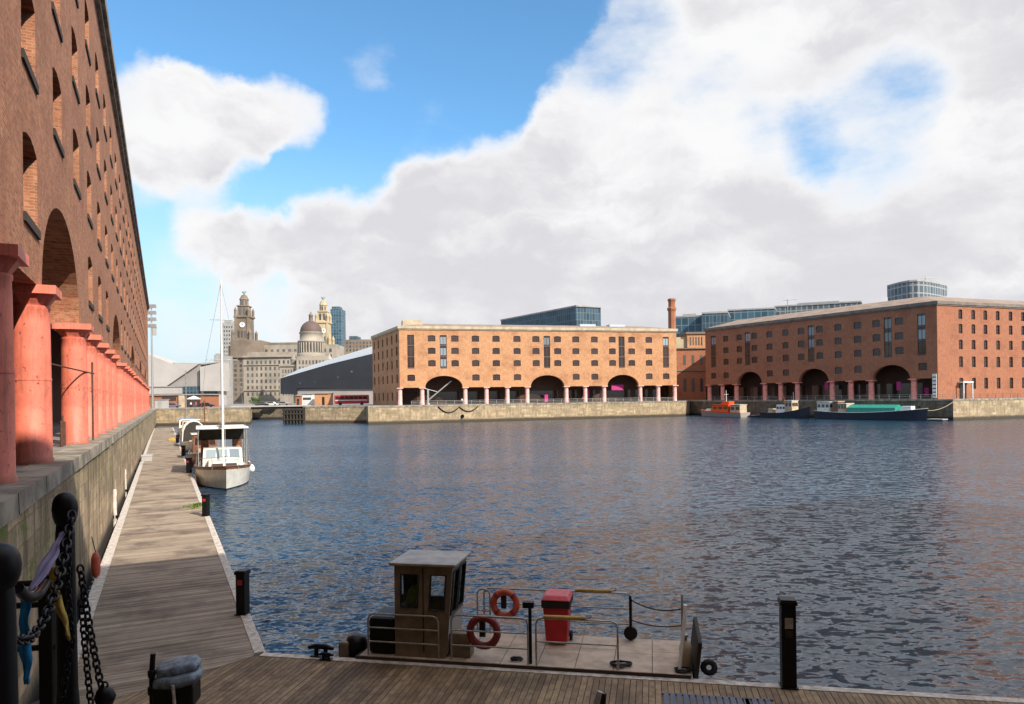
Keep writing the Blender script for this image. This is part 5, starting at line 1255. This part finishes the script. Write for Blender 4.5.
b_.lathe('lantern', 312, [(2.3, 321.4), (2.1, 316), (2.6, 315.6), (2.2, 314.8), (1.2, 313.4), (.2, 311.5)], 'stone_d', 10, 16)
for cx_ in (294, 330): b_.lathe('corner_turret', cx_, [(3.0, 366), (3.0, 360), (3.3, 359.6), (2.6, 358.5), (1.2, 356), (.2, 354)], 'stone', 12, 4)
# towers behind
b_ = Far('slab_tower', 'plain grey concrete tower block rising behind the first clock tower', 'building', 229, 760); b_.box('shaft', 223.5, 234.5, 322.5, 'concrete', dep=25); b_.box('plant_room', 225, 232, 320.5, 'concrete', yb=322.4, dep=15, y0=3); b_.grid(224, 234, 325, 398, 4, 18, fx=.5, fz=.45)
b_ = Far('glass_tower', 'slim pale blue glass tower right of the second clock tower', 'building', 337, 800); b_.box('shaft', 331.5, 342.5, 309, 'cw_blue', dep=20, y0=0); b_.box('crown', 333, 341, 306.5, 'cw_blue', yb=309, dep=12, y0=3)
b_ = Far('brick_office_block', 'brown flat roofed office block above the black wedge building', 'building', 358, 400); b_.box('main_block', 345, 374, 339.5, 'stone_d', dep=25); b_.box('roof_plant', 350, 358, 336, 'cw_dark', yb=339.4, dep=10, y0=4); b_.grid(346, 373, 341, 352, 8, 3)
b_ = Far('grey_office_block', 'small grey block seen above the pale museum left of the yacht mast', 'building', 217, 500); b_.box('main_block', 214.5, 222, 355, 'concrete', dep=20); b_.box('roof_plant', 216, 219.5, 353.5, 'concrete', yb=355, dep=8, y0=3)
# museum
b_ = Far('museum_building', 'low angular pale stone museum at the end of the walkway', 'museum', 186, 330)
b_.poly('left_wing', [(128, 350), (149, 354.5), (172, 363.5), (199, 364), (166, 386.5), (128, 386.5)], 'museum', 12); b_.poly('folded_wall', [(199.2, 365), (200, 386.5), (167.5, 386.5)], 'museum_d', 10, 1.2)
b_.poly('right_wing', [(200.4, 367), (221, 362.5), (221, 391), (200.4, 391)], 'museum', 10, -1); b_.poly('roof_edge', [(172, 362.6), (199, 363.2), (220, 361.6), (220, 362.4), (199, 365), (180, 364.6)], 'concrete', 8, 3)
b_.box('base', 128, 219, 391.2, 'museum', dep=9, y0=1); b_.box('window', 178.5, 200, 386.9, 'cw_dark', yb=396.8, dep=1, y0=.4); b_.box('window', 204, 217, 391.2, 'cw_dark', yb=397, dep=1, y0=.4); b_.box('canopy', 128, 178, 386.8, 'museum', yb=393.6, dep=6, y0=-4); b_.box('soffit_band', 150, 178.4, 385.9, 'concrete', yb=386.7, dep=5, y0=-4.4)
# low pavilion, parasol, box
b_ = Far('brick_pavilion', 'low red brick pavilion in front of the pale museum', 'pavilion', 180, 225)
b_.box('wall', 150, 206, 395.2, 'brick_right', dep=10); b_.box('roof', 149, 207, 394.2, 'concrete', yb=395.15, dep=11, y0=-.5); b_.box('pier', 178.5, 184, 395.5, 'cream', dep=.6, y0=-.61); b_.box('doorway', 186, 200, 397, 'pane', dep=.3, y0=-.1); b_.box('window', 162, 176, 396.6, 'pane', yb=400.5, dep=.3, y0=-.1)
q = P(194, 410, 214); t = thing('parasol', 'white parasol open in front of the brick pavilion', 'parasol', (q.x, q.y, QZ)); mb = MB(); mb.lathe([(2.1, 2.5), (2.05, 2.62), (1.1, 3.1), (.1, 3.5)], n=8, smooth=False); mb.build('canopy', 'white', t); mb = MB(); mb.tube([(0, 0, 0), (0, 0, 3.6)], .05, 6); mb.build('pole', 'galv', t)
q = P(162, 420, 200); t = thing('kiosk', 'small plain white kiosk at the far end of the walkway', 'kiosk', (q.x, q.y, QZ)); mb = MB(); mb.box(-1.5, 1.5, -1, 1, 0, 2.4); mb.build('wall', 'museum', t); mb = MB(); mb.box(-1.7, 1.7, -1.2, 1.2, 2.4, 2.55); mb.build('roof', 'concrete', t)
mb = MB(); mb.box(-.45, .45, -1.06, -1.003, 0, 2.0); mb.build('door', 'concrete', t)
# lamp mast past the end of the left warehouse
q = P(151.5, 320, 186); t = thing('floodlight_mast', 'tall mast with a cluster of pale floodlights past the end of the left warehouse', 'floodlight mast', (q.x, q.y, QZ)); zt = ZP(151.5, 304, 186) - QZ
mb = MB(); mb.tube([(0, 0, 0), (0, 0, zt)], [.3, .16], 8); mb.build('pole', 'galv', t)
for k in range(4):
    for x in (-.8, .2, 1.):
        mb = MB(); T = Matrix.Translation((x, -.3, zt - .6 - 1.7 * k)) @ Matrix.Rotation(R(20), 4, 'X'); mb.box(-.42, .42, -.15, .15, -.5, .5, 0, T); mb.build('floodlight', 'museum', t)
mb = MB(); mb.box(.3, 1.2, -.2, .2, zt - 8.2, zt - 5.6); mb.build('junction_box', 'museum', t)
# black wedge and the low buildings in front
b_ = Far('wedge_building', 'long black sloping wedge shaped building left of the orange warehouse', 'building', 328, 300)
b_.poly('wall', [(280.6, 394), (280.6, 378.6), (330, 364.5), (390, 350), (390, 388.5), (297, 388.5), (297, 394)], 'wedge', 30); b_.poly('roof', [(280.3, 378.4), (300, 369), (390, 341), (390, 349.6), (330, 364.1)], 'wedgeroof', 26, 3)
for px_, py_ in ((315, 382), (338, 377.5), (352, 372), (300, 383)): b_.box('window', px_ - .8, px_ + .8, py_ - 1.2, 'cw_dark', yb=py_ + 1, dep=.2, y0=-.1)
b_.box('base', 297.5, 390, 391.5, 'concrete', yb=388.7 + 3.2, dep=28, y0=1) if False else b_.box('base', 297.5, 390, 388.7, 'museum_d', dep=28, y0=1)
b_ = Far('brick_hut', 'small orange brick hut with a flat roof beyond the lock wall', 'hut', 321, 235); b_.box('wall', 314.5, 328.5, 393.6, 'brick_far', dep=6); b_.box('roof', 314, 329, 392.8, 'concrete', yb=393.55, dep=7, y0=-.4); b_.box('doorway', 322, 324.5, 397, 'pane', dep=.2, y0=-.08)
b_ = Far('white_hut', 'white hut with a grey window band left of the orange brick hut', 'hut', 306, 240); b_.box('wall', 301, 312.5, 394, 'white', dep=6); b_.box('roof', 300.5, 313, 393.2, 'concrete', yb=393.95, dep=7, y0=-.4); b_.box('window', 303, 311, 397.5, 'dwin', yb=399.8, dep=.2, y0=-.08)
b_ = Far('brick_hut', 'narrow red brick kiosk left of the white hut', 'kiosk', 298, 238); b_.box('wall', 295.5, 300.2, 396, 'brick_right', dep=5); b_.box('roof', 295.2, 300.5, 395.4, 'concrete', yb=395.95, dep=5.6, y0=-.3); b_.box('door', 297, 299, 399, 'pane', dep=.2, y0=-.08)
# red coach
q = P(352, 406, 222); t = thing('coach', 'long red coach with a pale stripe parked left of the orange warehouse', 'coach', (q.x, q.y, QZ), R(4))
mb = MB(); mb.box(-5.2, 5.2, -1.25, 1.25, .45, 3.2); mb.build('body', 'redpaint', t, bevel=.25); mb = MB(); mb.box(-4.9, 4.9, -1.275, -1.255, 1.45, 1.65); mb.build('stripe', 'white', t)
for k in range(7): mb = MB(); mb.box(-4.8 + k * 1.4, -3.6 + k * 1.4, -1.28, -1.255, 1.85, 2.75); mb.build('window', 'pane', t)
for x in (-3.4, 3.2):
    mb = MB(); mb.tube([(x, -1.3, .5), (x, -1.0, .5)], .5, 16); mb.build('wheel', 'rubber', t)
def car(label, px, py, Z, m_, rz=0.):
    q = P(px, py, Z); t = thing('parked_car', label, 'car', (q.x, q.y, QZ), rz, 'cars parked on the far quay')
    mb = MB(); mb.extr([(-2.1, -.85, .3), (2.1, -.85, .3), (2.15, -.85, .75), (1.2, -.85, .9), (.6, -.85, 1.4), (-1.2, -.85, 1.42), (-1.9, -.85, .95), (-2.15, -.85, .8)], (0, 1.7, 0)); mb.build('body', m_, t, bevel=.08)
    mb = MB(); mb.extr([(1.0, -.87, .93), (.52, -.87, 1.32), (-1.1, -.87, 1.34), (-1.6, -.87, .98)], (0, 1.74, 0)); mb.build('window', 'pane', t)
    for x in (-1.3, 1.3):
        mb = MB(); mb.tube([(x, -.88, .32), (x, -.6, .32)], .32, 14); mb.build('wheel', 'rubber', t)
car('dark parked car behind the far quay left of the shrub', 262, 405, 236, 'navy', .1); car('white parked car on the far quay in front of the stone office block', 272, 405, 238, 'white'); car('silver parked car on the far quay nearest the red kiosk', 284, 405, 240, 'galv', -.1)
car('dark parked car beside the brick pavilion', 207, 408, 216, 'navy', .2); car('blue grey parked car left of the white parasol', 173, 409, 212, 'bluegrey', .3)
# shrub: leaf faces round a few stems
def shrub(label, px, Z, h_, w):
    q = P(px, 405, Z); t = thing('shrub', label, 'shrub', (q.x, q.y, QZ)); mb = MB()
    cl = [(random.gauss(0, w * .28), random.gauss(0, w * .28), random.uniform(.35, .95) * h_) for _ in range(16)]
    for c in cl:
        for _ in range(90):
            p_ = Vector(c) + Vector((random.gauss(0, w * .13), random.gauss(0, w * .13), random.gauss(0, h_ * .1))); a = Vector((random.uniform(-1, 1), random.uniform(-1, 1), random.uniform(-1, 1))).normalized() * .13; b2 = a.orthogonal().normalized() * .08
            mb.face([p_ - a, p_ + b2, p_ + a, p_ - b2])
    mb.build('crown', 'leaf', t); mb = MB()
    for c in cl[:5]: mb.tube([(0, 0, 0), (c[0] * .4, c[1] * .4, c[2] * .5), c], [.12, .08, .03], 5)
    mb.build('stem', 'bark', t)
shrub('round dark green shrub in front of the stone office block', 256.5, 232, 2.9, 3.2)
# footbridge and dolphin over the channel
A, B2 = P(233, 410, 196), P(309, 410, 196); A = Vector((A.x, A.y)); B2 = Vector((B2.x, B2.y)); L = (B2 - A).length
t = thing('footbridge', 'low pale footbridge crossing the channel at the far left corner of the dock', 'footbridge', (A.x, A.y, QZ - .1), rotz_of(B2 - A))
mb = MB(); mb.box(0, L, -1.5, 1.5, .13, .5); mb.build('deck', 'museum', t); mb = MB()
for y in (-1.45, 1.45):
    for z in (1.0, 1.5): mb.tube([(0, y, z), (L, y, z)], .035, 5)
mb.build('handrail', 'galv', t); mb = MB(); mb.box(2, L - 2, -1.1, -.8, -.5, .12); mb.box(2, L - 2, .8, 1.1, -.5, .12); mb.build('girder', 'timber', t)
A = P(284, 420, 191); B2 = P(304, 420, 191.5); L = B2.x - A.x
t = thing('timber_fender', 'black timber fender frame at the mouth of the channel under the footbridge', 'fender frame', (A.x, A.y, 0))
for k in range(7): mb = MB(); mb.tube([(L * k / 6, 0, -1), (L * k / 6 + random.uniform(-.1, .1), 0, 3.9 + random.uniform(-.4, .2))], .3, 8); mb.build('pile', 'timber', t)
mb = MB()
for z in (.9, 2.4, 3.5): mb.box(-.4, L + .4, -.35, -.25, z, z + .4)
mb.box(-.2, L + .2, .5, .7, -1, 3.6); mb.build('waling', 'timber', t)
# behind the orange warehouse
def glassblock(name, label, pts, ht, m_, plant=None):
    o0 = pts[0]; t = thing(name, label, 'building', (o0[0], o0[1], QZ)); mb = MB(); n = len(pts); u = 0
    for i in range(n):
        a, b2 = pts[i], pts[(i + 1) % n]; L = math.hypot(b2[0] - a[0], b2[1] - a[1]); la = (a[0] - o0[0], a[1] - o0[1]); lb = (b2[0] - o0[0], b2[1] - o0[1])
        mb.face([(la[0], la[1], 0), (lb[0], lb[1], 0), (lb[0], lb[1], ht), (la[0], la[1], ht)], 0, [(u, 0), (u + L, 0), (u + L, ht), (u, ht)]); u += L
    mb.build('glazed_wall', m_, t); mb = MB(); c = Vector((sum(p[0] for p in pts) / n, sum(p[1] for p in pts) / n)); mb.prism([((p[0] - c.x) * 1.015 + c.x - o0[0], (p[1] - c.y) * 1.015 + c.y - o0[1]) for p in pts], ht, ht + .7); mb.build('roof', 'concrete', t)
    if plant: mb = MB(); mb.prism([((p[0] - c.x) * .5 + c.x - o0[0], (p[1] - c.y) * .5 + c.y - o0[1]) for p in pts], ht + .7, ht + .7 + plant); mb.build('roof_plant', 'concrete', t)
def XY(px, Z): return (XP(px, Z), Z)
glassblock('glass_office', 'dark glass office block showing above the roof of the orange warehouse', [XY(502, 386), XY(577, 330), XY(602, 336), XY(540, 400)], (yh(577) - 306.5) * 330 / F + 1.5, 'cw_dark')
glassblock('glass_office', 'low blue glass office behind the brick chimney', [XY(676, 330), XY(703, 326), XY(706, 350), XY(680, 352)], (yh(690) - 317) * 328 / F + 1.5, 'cw_blue', 1.5)
glassblock('glass_office', 'blue glass office with a dark top right of the chimney above the pump house', [XY(703, 320), XY(729, 318), XY(732, 345), XY(706, 348)], (yh(715) - 313.5) * 320 / F + 1.5, 'cw_dark', 1.)
glassblock('glass_office', 'wide flat roofed blue glass office above the left end of the red warehouse', [XY(729, 340), XY(776, 334), XY(780, 370), XY(735, 372)], (yh(750) - 309.5) * 336 / F + 1.5, 'cw_blue')
glassblock('office_block', 'long grey office roofline behind the middle of the red warehouse', [XY(776, 345), XY(862, 330), XY(866, 360), XY(780, 372)], (yh(820) - 304) * 335 / F + 1.5, 'cw_grey', 1.6)
cv = [XY(889 + 59 * i / 8, 300 - 14 * math.sin(math.pi * i / 8)) for i in range(9)]
glassblock('glass_office', 'curved pale glass office rising above the red warehouse roof at the right', cv + [XY(948, 330), XY(889, 332)], (yh(918) - 283.5) * 292 / F + 1.5, 'cw_grey', 1.)
for lab, px, yt in (('slim rooftop mast on the grey office roofline behind the red warehouse', 788, 299), ('slim rooftop mast on the curved glass office', 926, 277)):
    q = P(px, 330, 318); t = thing('rooftop_mast', lab, 'mast', (q.x, q.y, QZ)); zt = ZP(px, yt, 318) - QZ; mb = MB(); mb.tube([(0, 0, 0), (0, 0, zt)], .18, 5); mb.build('pole', 'galv', t); mb = MB(); mb.tube([(-2, 0, zt - .6), (4, 0, zt - .2)], .15, 5); mb.build('arm', 'galv', t)
# pump house and chimney in the gap
b_ = Far('chimney', 'tall octagonal brick chimney with a flared top behind the orange warehouse', 'chimney', 673, 258)
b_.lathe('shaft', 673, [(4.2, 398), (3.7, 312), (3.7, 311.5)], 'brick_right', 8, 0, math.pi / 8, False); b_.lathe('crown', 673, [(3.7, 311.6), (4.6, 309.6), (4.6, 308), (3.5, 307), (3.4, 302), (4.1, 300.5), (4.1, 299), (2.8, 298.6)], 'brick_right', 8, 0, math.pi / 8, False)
b_ = Far('pump_house', 'dark brick pump house in the gap between the two dock warehouses', 'building', 690, 252)
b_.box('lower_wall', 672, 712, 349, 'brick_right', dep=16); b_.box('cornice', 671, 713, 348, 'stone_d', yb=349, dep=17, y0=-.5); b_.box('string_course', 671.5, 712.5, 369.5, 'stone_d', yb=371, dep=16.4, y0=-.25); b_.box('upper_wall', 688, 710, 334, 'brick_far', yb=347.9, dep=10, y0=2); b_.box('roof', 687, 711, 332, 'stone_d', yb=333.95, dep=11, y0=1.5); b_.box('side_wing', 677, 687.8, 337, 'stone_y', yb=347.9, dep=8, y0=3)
b_.grid(690, 704, 335.5, 346.5, 5, 1, fx=.4, fz=.75, y0=1.9); b_.grid(681, 706, 352, 368, 3, 1, fx=.3, fz=.6); b_.grid(681, 706, 374, 396, 3, 1, fx=.35, fz=.6)

# ------------------------------------------------------------------ people, far off on the quays
def person_mesh(pose):
    P_ = {'pelvis': (0, 0, .93), 'chest': (0, 0, 1.3), 'neck': (0, 0, 1.47), 'head': (0, -.02, 1.6), 'crown': (0, 0, 1.72)}
    E_ = [('pelvis', 'chest'), ('chest', 'neck'), ('neck', 'head'), ('head', 'crown')]; Rr = {'pelvis': .15, 'chest': .17, 'neck': .06, 'head': .095, 'crown': .07}
    for s_, sg in (('l', 1), ('r', -1)):
        f = pose * sg
        P_.update({'hip' + s_: (.09 * sg, 0, .88), 'knee' + s_: (.1 * sg, -.14 * f - .02, .48), 'ank' + s_: (.1 * sg, -.26 * f, .08), 'toe' + s_: (.11 * sg, -.26 * f - .17, .04), 'sh' + s_: (.19 * sg, 0, 1.4), 'el' + s_: (.25 * sg, .1 * f + .02, 1.12), 'wr' + s_: (.24 * sg, .16 * f - .08, .88), 'hand' + s_: (.24 * sg, .18 * f - .1, .79)})
        E_ += [('pelvis', 'hip' + s_), ('hip' + s_, 'knee' + s_), ('knee' + s_, 'ank' + s_), ('ank' + s_, 'toe' + s_), ('chest', 'sh' + s_), ('sh' + s_, 'el' + s_), ('el' + s_, 'wr' + s_), ('wr' + s_, 'hand' + s_)]
        Rr.update({'hip' + s_: .1, 'knee' + s_: .065, 'ank' + s_: .045, 'toe' + s_: .04, 'sh' + s_: .07, 'el' + s_: .045, 'wr' + s_: .032, 'hand' + s_: .04})
    nm = list(P_); me = bpy.data.meshes.new('person_skin'); me.from_pydata([P_[k] for k in nm], [(nm.index(a), nm.index(b2)) for a, b2 in E_], []); ob = bpy.data.objects.new('person_skin', me); COL.objects.link(ob)
    mo = ob.modifiers.new('skin', 'SKIN'); sv = me.skin_vertices[0].data
    for i, k in enumerate(nm): sv[i].radius = (Rr[k], Rr[k] * .8 if k in ('chest', 'pelvis') else Rr[k]); sv[i].use_root = k == 'pelvis'
    ss_ = ob.modifiers.new('smooth', 'SUBSURF'); ss_.levels = 1; ss_.render_levels = 1
    dg = bpy.context.evaluated_depsgraph_get(); m2 = bpy.data.meshes.new_from_object(ob.evaluated_get(dg)); bpy.data.objects.remove(ob); return m2
pm = [person_mesh(.0), person_mesh(1.)]
def person(label, px, py, Z, top, leg, pose=0, rz=0.):
    me = pm[pose].copy(); me.materials.clear()
    for q in ('skin', top, leg): me.materials.append(M[q])
    for p_ in me.polygons: z = p_.center.z; p_.material_index = 0 if z > 1.45 or (z < .9 and abs(p_.center.x) > .2) else (1 if z > .92 else 2); p_.use_smooth = True
    q = P(px, py, Z); o_ = bpy.data.objects.new('person', me); COL.objects.link(o_); o_.location = (q.x, q.y, QZ + .005); o_.rotation_euler = (0, 0, rz); tag(o_, label, 'person')
    mb = MB(); mb.lathe([(.1, 1.62), (.108, 1.68), (.08, 1.745), (.02, 1.765)], n=10); mb.build('hair', 'bark', o_)
person('person in a white top standing under the white parasol', 191, 408, 212, 'white', 'navy'); person('person in a pink top beside the pole of the white parasol', 196, 408, 212.5, 'binlid', 'bluegrey', 0, 1.)
person('person in a blue top walking by the brick pavilion', 168, 408, 208, 'blue', 'navy', 1, 1.2); person('person in an orange top standing left of the brick pavilion doorway', 164.5, 408, 206, 'orange', 'navy', 0, 2.)
person('person in dark clothes walking past the open end of the pavilion', 204, 408, 207, 'navy', 'navy', 1, -1.4)
for o_ in HID: bpy.data.objects.remove(o_)
PEOPLE = [(462, 'white', 'navy', 'person in white by the quay railing left of the middle orange warehouse arch'), (505, 'navy', 'navy', 'person in dark clothes by the railing just left of the middle arch'), (583, 'binlid', 'navy', 'person in a red top by the railing right of the middle arch'), (640, 'bluegrey', 'navy', 'person in grey by the railing near the rightmost arch of the orange warehouse')]
for px, a_, b_2, lab in PEOPLE:
    dd_ = (FB - FA).normalized(); kk = (px - CX) / F; o0 = FA + Vector((dd_.y, -dd_.x)) * .3; tt = (kk * o0.y - o0.x) / (dd_.x - kk * dd_.y); q2 = o0 + dd_ * tt
    person(lab, px, 400, q2.y, a_, b_2, px % 2, px * .7)
scn.view_settings.view_transform = 'Standard'; scn.view_settings.look = 'None'; scn.view_settings.exposure = .6; scn.view_settings.gamma = 1
scn.view_settings.use_curve_mapping = False
scn.render.engine = 'CYCLES'; scn.cycles.use_denoising = True; scn.cycles.max_bounces = 6; scn.cycles.transparent_max_bounces = 6
scn.cycles.caustics_reflective = False; scn.cycles.caustics_refractive = False
